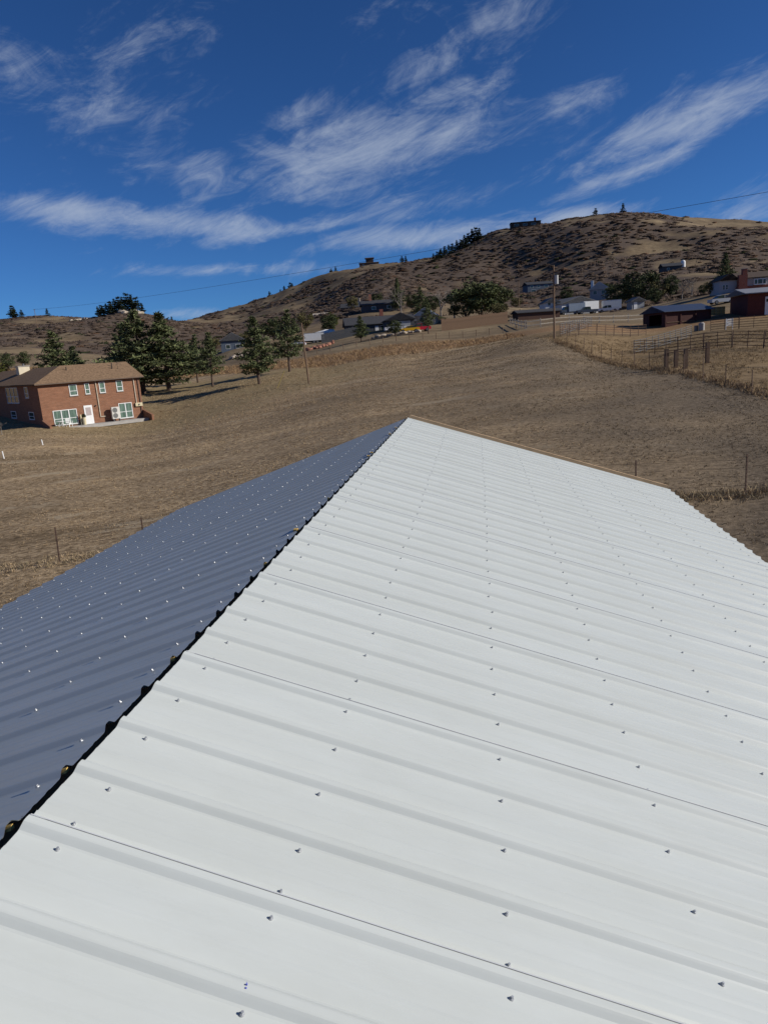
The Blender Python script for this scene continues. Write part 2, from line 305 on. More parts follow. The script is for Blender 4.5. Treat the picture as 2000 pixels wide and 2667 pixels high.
for n_, w_ in (('lens_darkening', lens_dark_w), ('scrub_litter', litter), ('hill', hill), ('strip', strip), ('pasture', past), ('yard', yard)):
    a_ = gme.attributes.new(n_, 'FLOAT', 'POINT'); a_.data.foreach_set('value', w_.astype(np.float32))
gob = link('ground', gme); gob['kind'] = 'structure'

# ------------------------------------------------------------------ metal roofed building under the camera
PSI, TH = .1447, .3217
U = Vector((math.sin(PSI), math.cos(PSI), 0)); Nn = Vector((math.cos(PSI), -math.sin(PSI), 0)); Zv = Vector((0, 0, 1))
X0, Z0, T0, LEN, SLOPE, S = -1.0927, -1.0231 + CZ, 1.3069, 10.7766, 4.08, .2286
bl = thing('metal_roof_building', 'building with a white ribbed metal roof in the foreground, its ridge still without a cap', 'building', (X0 * Nn.x, X0 * Nn.y, 0), -PSI)
# local frame: x = right of ridge, y = along ridge, z = world z
def paint_mat():
    m = bpy.data.materials.new('white_roof_paint'); m.use_nodes = True; nt = m.node_tree; N = nt.nodes; Lk = nt.links; b = N['Principled BSDF']
    b.inputs['Roughness'].default_value = .38; b.inputs['Specular IOR Level'].default_value = .45
    tc = N.new('ShaderNodeTexCoord'); mp = N.new('ShaderNodeMapping'); mp.inputs['Scale'].default_value = (.35, 3, 1); Lk.new(tc.outputs['Object'], mp.inputs['Vector'])
    t = N.new('ShaderNodeTexNoise'); t.inputs['Scale'].default_value = 2.2; t.inputs['Detail'].default_value = 7; Lk.new(mp.outputs[0], t.inputs['Vector'])
    r_ = N.new('ShaderNodeValToRGB'); r_.color_ramp.elements[0].position = .3; r_.color_ramp.elements[0].color = (.56, .588, .558, 1); r_.color_ramp.elements[1].position = .7; r_.color_ramp.elements[1].color = (.60, .628, .595, 1)
    Lk.new(t.outputs['Fac'], r_.inputs[0])
    td = N.new('ShaderNodeTexNoise'); td.inputs['Scale'].default_value = 1.1; td.inputs['Detail'].default_value = 9; td.inputs['Roughness'].default_value = .68; md = N.new('ShaderNodeMapping'); md.inputs['Scale'].default_value = (.5, 1.6, 1); Lk.new(tc.outputs['Object'], md.inputs['Vector']); Lk.new(md.outputs[0], td.inputs['Vector'])
    rd = N.new('ShaderNodeValToRGB'); rd.color_ramp.elements[0].position = .35; rd.color_ramp.elements[0].color = (.90, .895, .88, 1); rd.color_ramp.elements[1].position = .58; rd.color_ramp.elements[1].color = (1, 1, 1, 1); Lk.new(td.outputs['Fac'], rd.inputs[0])
    mm = N.new('ShaderNodeMix'); mm.data_type = 'RGBA'; mm.blend_type = 'MULTIPLY'; mm.inputs[0].default_value = 1; Lk.new(r_.outputs[0], mm.inputs['A']); Lk.new(rd.outputs[0], mm.inputs['B']); Lk.new(mm.outputs['Result'], b.inputs['Base Color'])
    mrr = N.new('ShaderNodeMapRange'); mrr.inputs['To Min'].default_value = .5; mrr.inputs['To Max'].default_value = .3; Lk.new(td.outputs['Fac'], mrr.inputs['Value']); Lk.new(mrr.outputs[0], b.inputs['Roughness'])
    t2 = N.new('ShaderNodeTexNoise'); t2.inputs['Scale'].default_value = 3.; Lk.new(mp.outputs[0], t2.inputs['Vector'])
    bp = N.new('ShaderNodeBump'); bp.inputs['Strength'].default_value = .22; bp.inputs['Distance'].default_value = .01; Lk.new(t2.outputs['Fac'], bp.inputs['Height']); Lk.new(bp.outputs[0], b.inputs['Normal'])
    return m
PAINT = paint_mat()
HR = .019
def profile(n_ribs, first_lap=True):             # along the ridge: (offset, height), from the under-lapped rib to the over-lapping one
    P = []
    for i in range(n_ribs + 1):
        y = i * S; lift = .0016 if i == n_ribs else 0.
        half = [(.033, .0), (.027, .0018), (.0165, .011), (.0115, .0148), (.0075, .016)]
        P += [(y - u_, h_ + lift) for u_, h_ in half] + [(y, .0164 + lift)] + [(y + u_, h_ + lift) for u_, h_ in half[::-1]]
        if i == n_ribs: P += [(y + .042, .0045), (y + .0425, .0015)]
        else:
            for q in (.37, .63): P += [(y + q * S - .012, 0), (y + q * S - .004, .0016), (y + q * S + .004, .0016), (y + q * S + .012, 0)]
    return P
def panel_mesh(prof, side, s0, s1):
    c, s_ = math.cos(TH), math.sin(TH); th = .0006; V = []; Fc = []
    segs = np.linspace(s0, s1, 9); n = len(prof)
    for k, ss in enumerate(segs):
        for y, h in prof: V.append((side * (c * ss + s_ * h), y, -s_ * ss + c * h))
    for k in range(len(segs) - 1):
        for i in range(n - 1):
            q = (k * n + i, (k + 1) * n + i, (k + 1) * n + i + 1, k * n + i + 1); Fc.append(q if side > 0 else q[::-1])
    me = bpy.data.meshes.new('roof_panel'); me.from_pydata(V, [], Fc); me.materials.append(PAINT)
    return me
TOP_R, TOP_L = 0.0, .042
pR, pL = panel_mesh(profile(4), 1, TOP_R, SLOPE), panel_mesh(profile(4), -1, TOP_L, SLOPE + .06)
lastR, lastL = panel_mesh(profile(1) + [(S + .09, 0), (S + .092, -.03)], 1, TOP_R, SLOPE), panel_mesh(profile(1) + [(S + .09, 0), (S + .092, -.03)], -1, TOP_L, SLOPE + .06)
NP0 = -4
for k in range(NP0, 10):                        # panel between ribs 4k and 4k+4
    for me in (pR, pL): link('roof_panel', me, bl, (0, T0 + 4 * k * S, Z0 + (0 if me is pR else -.004)))
link('roof_panel', lastR, bl, (0, T0 + 40 * S, Z0)); link('roof_panel', lastL, bl, (0, T0 + 40 * S, Z0 - .004))
Y0, Y1 = T0 + 4 * NP0 * S, T0 + 41.35 * S
ct, st = math.cos(TH), math.sin(TH)
def on(side, y, s, h): return (side * (ct * s + st * h), y, Z0 - st * s + ct * h)
# screws: washer, hex head
def screw_mesh():
    b = MB(); b.tube((0, 0, 0), (0, 0, .0014), .0058, .0054, 12); b.tube((0, 0, .0014), (0, 0, .003), .0047, .0044, 10); b.tube((0, 0, .003), (0, 0, .0072), .0034, .0031, 6)
    me = bpy.data.meshes.new('screw'); me.from_pydata(b.v, [], b.f); me.materials.append(CHROME); return me
SCR = screw_mesh(); sv = np.array([v.co[:] for v in SCR.vertices]); sf_ = [tuple(p.vertices) for p in SCR.polygons]
rows = [.106, .624, 1.174, 1.712, 2.276, 2.83, 3.38, 3.95]; rng2 = random.Random(5)
cand = []
for side in (1, -1):
    for i in range(4 * NP0 + 1, 42):
        for s_ in rows:
            offs = [-.205] + ([.15] if i % 4 == 0 else [])
            for of in offs:
                if side < 0 and of > 0: continue
                y = T0 + (i + of) * S + rng2.uniform(-.006, .006); s2 = s_ + rng2.uniform(-.009, .009)
                p = on(side, y, s2, .0012); cand.append(((p[0] + X0) ** 2 + y * y + (p[2] - CZ) ** 2 + (0 if y > .9 else 900), side, p))
cand.sort(key=lambda c: c[0])
rest = MB()
for k, (d2, side, p) in enumerate(cand):
    rot = Matrix.Rotation(side * TH, 4, 'Y') @ Matrix.Rotation(rng2.uniform(0, 6.28), 4, 'Z')
    if k < 150:
        o = link('screw', SCR, bl); o.matrix_local = Matrix.Translation(p) @ rot
    else: rest.add([tuple((rot @ Vector(v)) + Vector(p)) for v in sv], sf_)
ro = rest.build('screws', CHROME, bl); ro['kind'] = 'stuff'
LAPGAP = mat('grey_lap_gap', (.54, .55, .56), .8, .1)  # grey strips stand in for the shaded gap line at each panel lap
for side in (1,):
    for k in range(NP0, 11):
        b = MB(); y = T0 + 4 * k * S + .0105
        b.add([on(side, y - .0004, TOP_R + .003 if side > 0 else TOP_L + .003, .0185), on(side, y + .0016, .003 if side > 0 else TOP_L + .003, .0196), on(side, y + .0016, SLOPE - .003, .0196), on(side, y - .0004, SLOPE - .003, .0189), on(side, y + .0022, SLOPE - .003, .0155), on(side, y + .0022, TOP_L, .0155)], [(0, 3, 2, 1), (1, 2, 4, 5)]); b.build('lap_seam', LAPGAP, bl)
# timber under the sheets, fascia, rake boards, walls
for side in (1, -1):
    for s_ in rows:
        b = MB(); q = on(side, 0, s_, -.045); b.box(q[0] - .045, q[0] + .045, Y0 + .02, Y1 - .03, q[2] - .019 - .012, q[2] + .012); b.build('purlin', LUMBER, bl)
    e1 = SLOPE - .03
    b = MB(); a, c_ = Vector(on(side, Y1 + .034, 0.02 if side > 0 else .03, .004 if side > 0 else -.04)), Vector(on(side, Y1 + .034, e1, .004 if side > 0 else -.04)); b.beam(a, c_, .04, .10); b.build('rake_board', LUMBER, bl)
    b = MB(); q = on(side, 0, SLOPE - .06, -.16); b.box(q[0] - .02, q[0] + .02, Y0, Y1 - .01, q[2] - .1, q[2] + .05); b.build('fascia_board', LUMBER, bl)
b = MB(); b.box(-.02, .02, Y0, Y1 - .03, Z0 - .34, Z0 - .07); b.build('ridge_beam', LUMBER, bl)
for i in (0, 1, 4, 9, 16):                      # foam plugs left in a few open rib ends
    b = MB(); y = T0 + i * S; w0, w1 = -.017, -.003
    b.add([on(-1, y + w0, TOP_L - .012, .0), on(-1, y + w1, TOP_L - .012, .0), on(-1, y + w1, TOP_L - .012, .0105), on(-1, y + w0 * .6, TOP_L - .012, .0095), on(-1, y + w0, TOP_L + .03, .0), on(-1, y + w1, TOP_L + .03, .0), on(-1, y + w1, TOP_L + .03, .0105), on(-1, y + w0 * .6, TOP_L + .03, .0095)], [(0, 3, 2, 1), (4, 5, 6, 7), (0, 1, 5, 4), (1, 2, 6, 5), (2, 3, 7, 6), (3, 0, 4, 7)]); b.build('foam_plug', FOAM, bl)
for i in range(4 * NP0, 42):                     # scraps of closure strip under the sheet ends
    if rng2.random() < .16:
        b = MB(); y = T0 + i * S; q = on(-1, y, TOP_L + .012, .002); b.box(q[0] - .012, q[0] + .012, y - .02, y + .014, q[2] - .004, q[2] + .014); b.build('closure_strip', FOAM, bl)
WL = mat('building_wall_sheet', (.5, .52, .52), .6, .06); wx = SLOPE * ct - .3; zt = Z0 - st * SLOPE - .05; gzmin = -2.2
for sx in (1, -1):
    b = MB(); b.box(sx * wx - .04, sx * wx + .04, Y0 + .1, Y1 - .12, gzmin, zt); b.build('wall', WL, bl)
for yy in (Y0 + .14, Y1 - .16):
    b = MB(); b.prism([(-wx + .05, gzmin), (wx - .05, gzmin), (wx - .05, zt), (0, zt + (wx - .05) * st / ct), (-wx + .05, zt)], yy - .04, yy + .04); b.build('wall', WL, bl)
# a short blue pencil tick on the near panel
BLUEINK = mat('blue_marker_ink', (.12, .14, .5), .6, .1)
b = MB()
for j, ri in enumerate((-1.02, -.99, -.965, -.94)):
    hh_ = .003 + max(.0015, .0165 - abs(ri + 1) * S * .75) if abs(ri + 1) * S < .03 else .0016
    b.tube(on(1, T0 + ri * S, .6215 - .001 * j, hh_), on(1, T0 + ri * S + .003, .6212 - .001 * j, hh_), .0022, n=5)
b.build('pencil_mark', BLUEINK, bl)

# ------------------------------------------------------------------ houses
def roof_gable(w, d, h, pitch, ov=.35, axis='x', hipl=False, thick=.14):
    """roof over the rectangle 0..w x 0..d, ridge along axis; hipl hips the low end"""
    b = MB(); 
    if axis == 'x': A, B = w, d
    else: A, B = d, w
    rise = (B / 2 + ov) * math.tan(pitch); z = h - ov * math.tan(pitch) * 0
    x0, x1, y0, y1 = -ov, A + ov, -ov, B + ov; rx0 = x0 + (B / 2 + ov) if hipl else x0
    T = [(x0, y0, z), (x1, y0, z), (x1, y1, z), (x0, y1, z), (rx0, B / 2, z + rise), (x1, B / 2, z + rise)]
    V = T + [(a, c, e + thick) for a, c, e in T]
    Fc = [(6, 7, 11, 10), (8, 9, 10, 11), (9, 6, 10), (7, 8, 11), (0, 4, 5, 1), (2, 5, 4, 3), (3, 4, 0), (1, 5, 2), (0, 1, 7, 6), (1, 2, 8, 7), (2, 3, 9, 8), (3, 0, 6, 9)]
    if axis == 'y': V = [(c, a, e) for a, c, e in V]; Fc = [f[::-1] for f in Fc]
    return b.add(V, Fc), rise
def window(parent, face, u, z, w, h, fm=WHITE, panes=1, bars=True, wd=0., dp=0., pm=GLASS, sill=True, out=.05):
    """face 'f' front (y=0), 'l' left (x=0), 'r' right (x=wd), 'b' back"""
    t = .07 if w > .5 else .05; fr = MB(); pn = MB(); loc = {'f': lambda a, b_, c: (a, -b_, c), 'l': lambda a, b_, c: (-b_, a, c), 'r': lambda a, b_, c: (wd + b_, a, c)}[face]
    def bx(m, a0, a1, b0, b1, c0, c1):
        p, q = loc(a0, b0, c0), loc(a1, b1, c1); m.box(min(p[0], q[0]), max(p[0], q[0]), min(p[1], q[1]), max(p[1], q[1]), min(p[2], q[2]), max(p[2], q[2]))
    bx(fr, u, u + t, -.02, out, z, z + h); bx(fr, u + w - t, u + w, -.02, out, z, z + h); bx(fr, u + t, u + w - t, -.02, out, z + h - t, z + h); bx(fr, u + t, u + w - t, -.02, out, z, z + t)
    pw = (w - 2 * t) / panes
    for i in range(1, panes): bx(fr, u + t + i * pw - t * .7, u + t + i * pw + t * .7, -.02, out - .002, z + t, z + h - t)
    if bars:
        for i in range(panes): bx(fr, u + t + i * pw + (t * .7 if i else 0), u + t + (i + 1) * pw - (t * .7 if i < panes - 1 else 0), -.02, out - .012, z + h * .42 - .025, z + h * .42 + .025)
    o = fr.build('window', fm, parent)
    bx(pn, u + t * .5, u + w - t * .5, -.02, .012, z + t * .5, z + h - t * .5); pn.build('pane', pm, o)
    if sill: s_ = MB(); bx(s_, u - .04, u + w + .04, -.02, out + .05, z - .07, z - .003); s_.build('sill', CONC, o)
    return o
def plainbox(name, m, parent, *a): b = MB(); b.box(*a); return b.build(name, m, parent)

def curtain_glass():
    m = bpy.data.materials.new('curtained_glass'); m.use_nodes = True; nt = m.node_tree; b = nt.nodes['Principled BSDF']
    tc = nt.nodes.new('ShaderNodeTexCoord'); w = nt.nodes.new('ShaderNodeTexNoise'); w.inputs['Scale'].default_value = 3; mp = nt.nodes.new('ShaderNodeMapping'); mp.inputs['Scale'].default_value = (9, 9, .3)
    nt.links.new(tc.outputs['Object'], mp.inputs[0]); nt.links.new(mp.outputs[0], w.inputs['Vector']); r_ = nt.nodes.new('ShaderNodeValToRGB')
    r_.color_ramp.elements[0].color = (.06, .10, .08, 1); r_.color_ramp.elements[1].color = (.17, .25, .2, 1); r_.color_ramp.elements[0].position = .35; r_.color_ramp.elements[1].position = .65
    nt.links.new(w.outputs['Fac'], r_.inputs[0]); nt.links.new(r_.outputs[0], b.inputs['Base Color']); b.inputs['Roughness'].default_value = .1
    return m
CGL = curtain_glass()
# the brick house
A0 = at(98.9, 1012.6, 77); PH = R(42); GZ = CZ - 5.76
hs = thing('brick_house', 'brown brick two-storey house with white windows and a brown shingle roof, at the left edge', 'house', (A0[0], A0[1], GZ), PH)
EH = 4.78; WF, DF = 11.45, 8.0; DL = 27.
b = MB(); b.box(0, WF, 0, DF, -1.5, EH); b.build('wall', BRICK, hs)
b = MB(); b.box(0.003, 8.2, DF + .002, DL, -1.5, EH - .02); b.build('wall', BRICK, hs)
rb, rise = roof_gable(WF, DF, EH, R(22.5), .42, 'x', True); rf = rb.build('roof', SHING, hs)
rb2, rise2 = roof_gable(8.2, DL, EH, R(22), .42, 'y', True); rb2.build('roof', SHING, hs, loc=(0, 0, -.02))
plainbox('gable_wall', BRICK, hs, WF - .12, WF - .02, 0, 0.001, 0, .001) if False else None
gb = MB(); gb.add([(WF - .02, 0, EH), (WF - .02, DF, EH), (WF - .02, DF / 2, EH + rise - .12), (WF - .14, 0, EH), (WF - .14, DF, EH), (WF - .14, DF / 2, EH + rise - .12)], [(0, 1, 2), (5, 4, 3), (0, 3, 4, 1), (1, 4, 5, 2), (2, 5, 3, 0)]); gb.build('gable_wall', BRICK, hs)
zf = lambda z: z + CZ - GZ
for a, b_, zt_, zb in ((3.25, 4.12, -1.2, -2.4), (4.98, 5.51, -1.15, -2.38), (6.6, 7.27, -1.16, -2.38), (8.6, 9.34, -1.14, -2.37)): window(hs, 'f', a, zf(zb), b_ - a, zt_ - zb, pm=CGL)
window(hs, 'f', 1.12, zf(-5.5), 2.57, 1.65, panes=3, pm=CGL); window(hs, 'f', 8.5, zf(-5.52), 1.6, 1.76, panes=2, pm=CGL)
plainbox('gutter', mat('gutter_brown', (.13, .09, .065), .6, .1), hs, -.40, WF + .40, -.50, -.425, EH - .005, EH + .11)
# door
dm = MB(); dm.box(4.5, 5.44, -.05, .02, zf(-5.74), zf(-3.62)); dr = dm.build('door', WHITE, hs); plainbox('pane', mat('curtained_door_pane', (.42, .36, .34), .3, .1), dr, 4.68, 5.26, -.062, -.0503, zf(-4.75), zf(-3.85)); plainbox('handle', GALV, dr, 4.55, 4.61, -.10, -.0505, zf(-4.85), zf(-4.72))
for xx, z0_, z1_, mm in ((6.2, zf(-5.0), zf(-.95), PALEW), (10.66, zf(-4.0), zf(-.95), PALEW), (11.15, zf(-5.3), zf(-.95), mat('brown_downspout', (.12, .07, .05), .6, .1))):
    b = MB(); b.box(xx, xx + .09, -.1, -.02, z0_, z1_)
    if xx < 7: b.box(xx, xx + .6, -.1, -.02, z0_ - .09, z0_ - .002)
    b.build('downspout', mm, hs)
mb_ = plainbox('meter_box', TAN, hs, 10.5, 11.35, -.22, -.02, zf(-4.3), zf(-3.9)); b = MB(); b.tube((10.92, -.22, zf(-4.1)), (10.92, -.30, zf(-4.1)), .09, n=12); b.build('meter', GALV, mb_)
b = MB(); b.tube((5.85, -.02, zf(-3.75)), (5.85, -.12, zf(-3.75)), .07, .09, 8); b.build('wall_lamp', DARK, hs)
plainbox('patio', CONC, hs, .9, 11.3, -1.5, -.02, -.3, .05)
for x_, w_, lo in ((-.02, .25, .0), (WF + .02, .25, .6)):   # sloping wing walls
    b = MB(); V = [(x_ - w_ / 2, -.02, -1.2), (x_ + w_ / 2, -.02, -1.2), (x_ + w_ / 2, -2.3, -1.2), (x_ - w_ / 2, -2.3, -1.2), (x_ - w_ / 2, -.02, 1.0), (x_ + w_ / 2, -.02, 1.0), (x_ + w_ / 2, -2.3, .42), (x_ - w_ / 2, -2.3, .42)]
    b.add(V, [(0, 1, 2, 3), (7, 6, 5, 4), (1, 0, 4, 5), (2, 1, 5, 6), (3, 2, 6, 7), (0, 3, 7, 4)]); b.build('wing_wall', BRICK, hs)
# shaded end wall
for a, b_, zt_, zb, n_ in ((3.5, 4.7, -1.12, -2.35, 1), (7.4, 12., -1.13, -2.95, 3), (2.8, 4.6, -3.9, -4.75, 1), (9.5, 11.5, -3.9, -4.75, 1)): window(hs, 'l', a, zf(zb), b_ - a, zt_ - zb, panes=n_)
ch = MB(); ch.box(2.4, 3.7, 14.0, 15.2, EH + 1.0, EH + 2.25); cho = ch.build('chimney', CREAM, hs); plainbox('cap', CONC, cho, 2.33, 3.77, 13.93, 15.27, EH + 2.252, EH + 2.34); b = MB(); b.tube((3.2, 14.6, EH + 2.34), (3.2, 14.6, EH + 2.6), .13, n=8); b.build('flue', GALV, cho)
for vx, vy in ((4.2, 2.6), (9.3, 2.2), (9.6, 2.9)):
    zb = EH + .14 + (vy + .42) * math.tan(R(22.5)); b = MB(); b.tube((vx, vy, zb - .05), (vx, vy, zb + .38), .06, n=7); b.build('vent_pipe', mat('dark_vent', (.05, .04, .035), .7, .1), hs)
b = MB(); zb = EH + .14 + 2.42 * math.tan(R(22.5)); b.tube((9.9, 2.0, zb - .05), (9.9, 2.0, zb + .9), .02, n=5); b.tube((9.5, 2.0, zb + .75), (10.3, 2.0, zb + .75), .012, n=5); b.tube((9.65, 2.0, zb + .55), (10.1, 2.0, zb + .6), .012, n=5); b.build('roof_antenna', DARK, hs)
M4 = Matrix.Translation((A0[0], A0[1], GZ)) @ Matrix.Rotation(PH, 4, 'Z')
def hp(x, y, z=.05): return M4 @ Vector((x, y, z))
# heat pump, bins, patio furniture
t = thing('heat_pump', 'white twin-fan heat pump against the brick house wall', 'heat pump', hp(7.35, -.75), PH)
plainbox('cabinet', mat('beige_metal', (.62, .60, .54), .6, .05), t, 0, .95, 0, .36, .28, 1.62)
for z_ in (.64, 1.26):
    b = MB(); b.tube((.36, -.012, z_), (.36, -.002, z_), .29, n=20); fo = b.build('fan_grille', mat('grille_grey', (.16, .16, .15), .6, .1), t)
    b = MB(); b.tube((.36, -.03, z_), (.36, -.0125, z_), .08, n=10); b.build('hub', GALV, fo)
for x_ in (.1, .8): b = MB(); b.box(x_, x_ + .06, .02, .34, 0, .278); b.build('leg', GALV, t)
def bin_(x, y, label, h, m, r_=.2):
    t = thing('storage_bin', label, 'bin', hp(x, y), PH); b = MB(); b.tube((0, 0, 0), (0, 0, h), r_ * .9, r_, 10); b.build('body', m, t); b = MB(); b.tube((0, 0, h), (0, 0, h + .05), r_ * 1.08, r_ * .9, 10); b.build('lid', m, t)
bin_(4.2, -.45, 'tall cream bin beside the white door of the brick house', .75, TAN, .2); bin_(3.92, -.3, 'slim cream post-like bin between the lower windows and the white door', 1.1, TAN, .09)
t = thing('planter', 'dark potted plant behind the cream bin by the white door', 'planter', hp(4.3, -.2), PH); b = MB(); b.tube((0, 0, 0), (0, 0, .8), .1, .16, 9); b.build('pot', DARK, t)
def cloud(n, cx, cy, cz, rx, ry, rz, size, cols, rg, shell=.55, flat=0.):
    """n small leaf triangles spread in an ellipsoid; returns verts, tris, tint"""
    d = rg.normal(size=(n, 3)); d /= np.linalg.norm(d, axis=1)[:, None]; r_ = (shell + (1 - shell) * rg.random(n)) ** .7
    c = d * r_[:, None] * np.array([rx, ry, rz]) + np.array([cx, cy, cz]); return tris_at(c, size, cols, rg)
def tris_at(c, size, cols, rg, stretch=1.6, outward=None):
    n = len(c); a = rg.normal(size=(n, 3)); a /= np.linalg.norm(a, axis=1)[:, None]
    if outward is not None: a = a * .45 + outward; a /= np.linalg.norm(a, axis=1)[:, None]
    b_ = np.cross(a, rg.normal(size=(n, 3))); b_ /= np.linalg.norm(b_, axis=1)[:, None] + 1e-9
    s_ = size * (.6 + .8 * rg.random(n))[:, None]
    V = np.stack([c - a * s_ * stretch * .5 - b_ * s_ * .5, c - a * s_ * .3 * stretch + b_ * s_ * .5, c + a * s_ * stretch * .6], 1).reshape(-1, 3)
    cols = np.asarray(cols, float); k = rg.random(n); lo, hi = cols[0], cols[1]; tc = lo + (hi - lo) * k[:, None]
    return V, np.arange(3 * n).reshape(-1, 3), np.repeat(tc, 3, 0)
def cat_(parts):
    V = []; T = []; C = []; o = 0
    for v, t_, c in parts: V.append(v); T.append(t_ + o); C.append(c); o += len(v)
    return np.concatenate(V), np.concatenate(T), np.concatenate(C)
link('leaves', np_mesh('leaves', *(lambda v, t_, c: (v, t_, LEAF, c))(*cloud(120, 0, 0, .98, .22, .22, .22, .09, ((.02, .03, .015), (.05, .07, .03)), rng))), t)
def patio_chair(x, y, rz, label):
    t = thing('patio_chair', label, 'chair', hp(x, y), PH + rz, 'patio furniture'); M = WHITE
    plainbox('seat', M, t, -.25, .25, -.24, .24, .38, .42)
    for a, b_ in ((-.24, -.22), (.2, -.22), (-.24, .2), (.2, .2)): b = MB(); b.box(a, a + .04, b_, b_ + .04, 0, .378); b.build('leg', M, t)
    for a in (-.24, -.1, .04, .18): b = MB(); b.box(a, a + .08, .2, .23, .44, .95); b.build('back_slat', M, t)
    for a in (-.27, .25): b = MB(); b.box(a, a + .04, -.24, .24, .6, .63); b.box(a, a + .04, -.24, -.2, .42, .598); b.build('armrest', M, t)
patio_chair(2.35, -.95, R(25), 'white patio chair facing out beside the white table at the brick house')
t = thing('patio_table', 'small white patio table by the wing wall of the brick house', 'table', hp(1.45, -.95), PH)
b = MB(); b.tube((0, 0, .68), (0, 0, .72), .42, n=18); b.build('table_top', WHITE, t)
for k in range(4): a = R(45 + 90 * k); b = MB(); b.tube((.12 * math.cos(a), .12 * math.sin(a), .68), (.36 * math.cos(a), .36 * math.sin(a), 0), .018, n=6); b.build('leg', WHITE, t)
t = thing('outbuilding', 'low outbuilding whose white roof shows behind the brick house roof', 'shed', (*gpos(247, 950, 108)[:2], h1(*gpos(247, 950, 108)[:2])), R(6))
zr = at(290, 946, 108)[2] - t.location.z
plainbox('wall', CREAM, t, .2, 4.6, 0, 5, -1.5, zr - .3); plainbox('roof', WHITE, t, 0, 4.8, -.3, 5.3, zr - .298, zr)

def house(name, label, px, py, d, rz, w, dp, h, pitch, wm, rm, wins=(), axis='x', chim=None, chm=REDBRICK, ov=.4, doors=(), group=None, base=3., zoff=0.):
    q = gpos(px, py, d); t = thing(name, label, 'house' if 'house' in name else name.split('_')[-1], (q[0], q[1], q[2] + zoff), rz, group)
    A_, B_ = (w, dp) if axis == 'x' else (dp, w); ri = (B_ / 2) * math.tan(pitch)
    b = MB(); b.box(0, w, 0, dp, -base, h)
    if axis == 'x': b.add([(0, 0, h), (0, dp, h), (0, dp / 2, h + ri), (w, 0, h), (w, dp, h), (w, dp / 2, h + ri)], [(0, 2, 1), (3, 4, 5), (0, 3, 5, 2), (1, 2, 5, 4)])
    else: b.add([(0, 0, h), (w, 0, h), (w / 2, 0, h + ri), (0, dp, h), (w, dp, h), (w / 2, dp, h + ri)], [(0, 1, 2), (3, 5, 4), (0, 2, 5, 3), (1, 4, 5, 2)])
    b.build('wall', wm, t)
    rb_, _ = roof_gable(w, dp, h, pitch, ov, axis); r_ = rb_.build('roof', rm, t, loc=(0, 0, .012 - ov * math.tan(pitch)))
    if chim:
        cx, cy, cw, chh = chim; plainbox('chimney', chm, r_, cx - cw / 2, cx + cw / 2, cy - cw / 2, cy + cw / 2, h - .5, chh)
    for wn in wins: window(t, wn[0], *wn[1:5], wd=w, sill=False, panes=wn[5] if len(wn) > 5 else 1, bars=False)
    for u_, z_, w_, h_, m_, face in doors:
        if face == 'f': plainbox('door', m_, t, u_, u_ + w_, -.06, .02, z_, z_ + h_)
        else: plainbox('door', m_, t, -.06, .02, u_, u_ + w_, z_, z_ + h_)
    return t

# ------------------------------------------------------------------ trees
def pine_meshes(seed, Ht, R0, base, n_wh, col=((.05, .066, .028), (.155, .172, .075)), taper=1., nd=17, sz=.155):
    rg = np.random.default_rng(seed); tr = MB(); lean = rg.normal(size=2) * .015 * Ht
    pts = [(lean[0] * (k / 6) ** 2, lean[1] * (k / 6) ** 2, Ht * .97 * k / 6 - (.4 if k == 0 else 0)) for k in range(7)]
    for k in range(6): tr.tube(pts[k], pts[k + 1], .024 * Ht * (1 - k / 6.3), .024 * Ht * (1 - (k + 1) / 6.3), 7)
    parts = []
    for w in range(n_wh):
        f_ = (w + rg.random() * .7) / n_wh; z = base * Ht + (1 - base) * Ht * .97 * f_
        rad = R0 * (min(1, .62 + f_ * 1.9) if f_ < .25 else (1 - (f_ - .2) / .8) ** taper) * (.78 + .4 * rg.random()) + .1
        nb = 6 if f_ < .8 else 4; a0 = rg.random() * 6.28
        for j in range(nb):
            if rg.random() < .14: continue
            a = a0 + j * 6.283 / nb + rg.normal() * .25; L_ = rad * (.6 + .5 * rg.random()); rise = (.28 * f_ - .05 + rg.normal() * .08) * L_
            p = np.array([lean[0] * f_ ** 2, lean[1] * f_ ** 2, z]); q = p + np.array([math.cos(a) * L_, math.sin(a) * L_, rise])
            tr.tube(p, q, .010 * Ht * (1 - f_ * .8) * .6, .006, 4)
            m = max(2, int(L_ / .34)); shade = .75 + .5 * rg.random()
            for k in range(m):
                g = (k + .6 + rg.random() * .4) / m
                if g < .22: continue
                c0 = p + (q - p) * min(g, 1.02) + np.array([0, 0, .08]) + rg.normal(size=3) * .07; c = c0 + rg.normal(size=(nd, 3)) * np.array([.2, .2, .12]) * (1.15 - .4 * f_) * Ht / 9
                o = c - c0; o[:, 2] += .12; o /= np.linalg.norm(o, axis=1)[:, None] + 1e-6
                v, t_, cc = tris_at(c, sz * Ht / 9, np.array(col) * shade, rg, 2.0, o); parts.append((v, t_, cc))
    v, t_, c = cat_(parts)
    me = np_mesh('crown', v, t_, LEAF, c)
    tm = bpy.data.meshes.new('trunk'); tm.from_pydata(tr.v, [], tr.f); tm.materials.append(BARK); return tm, me
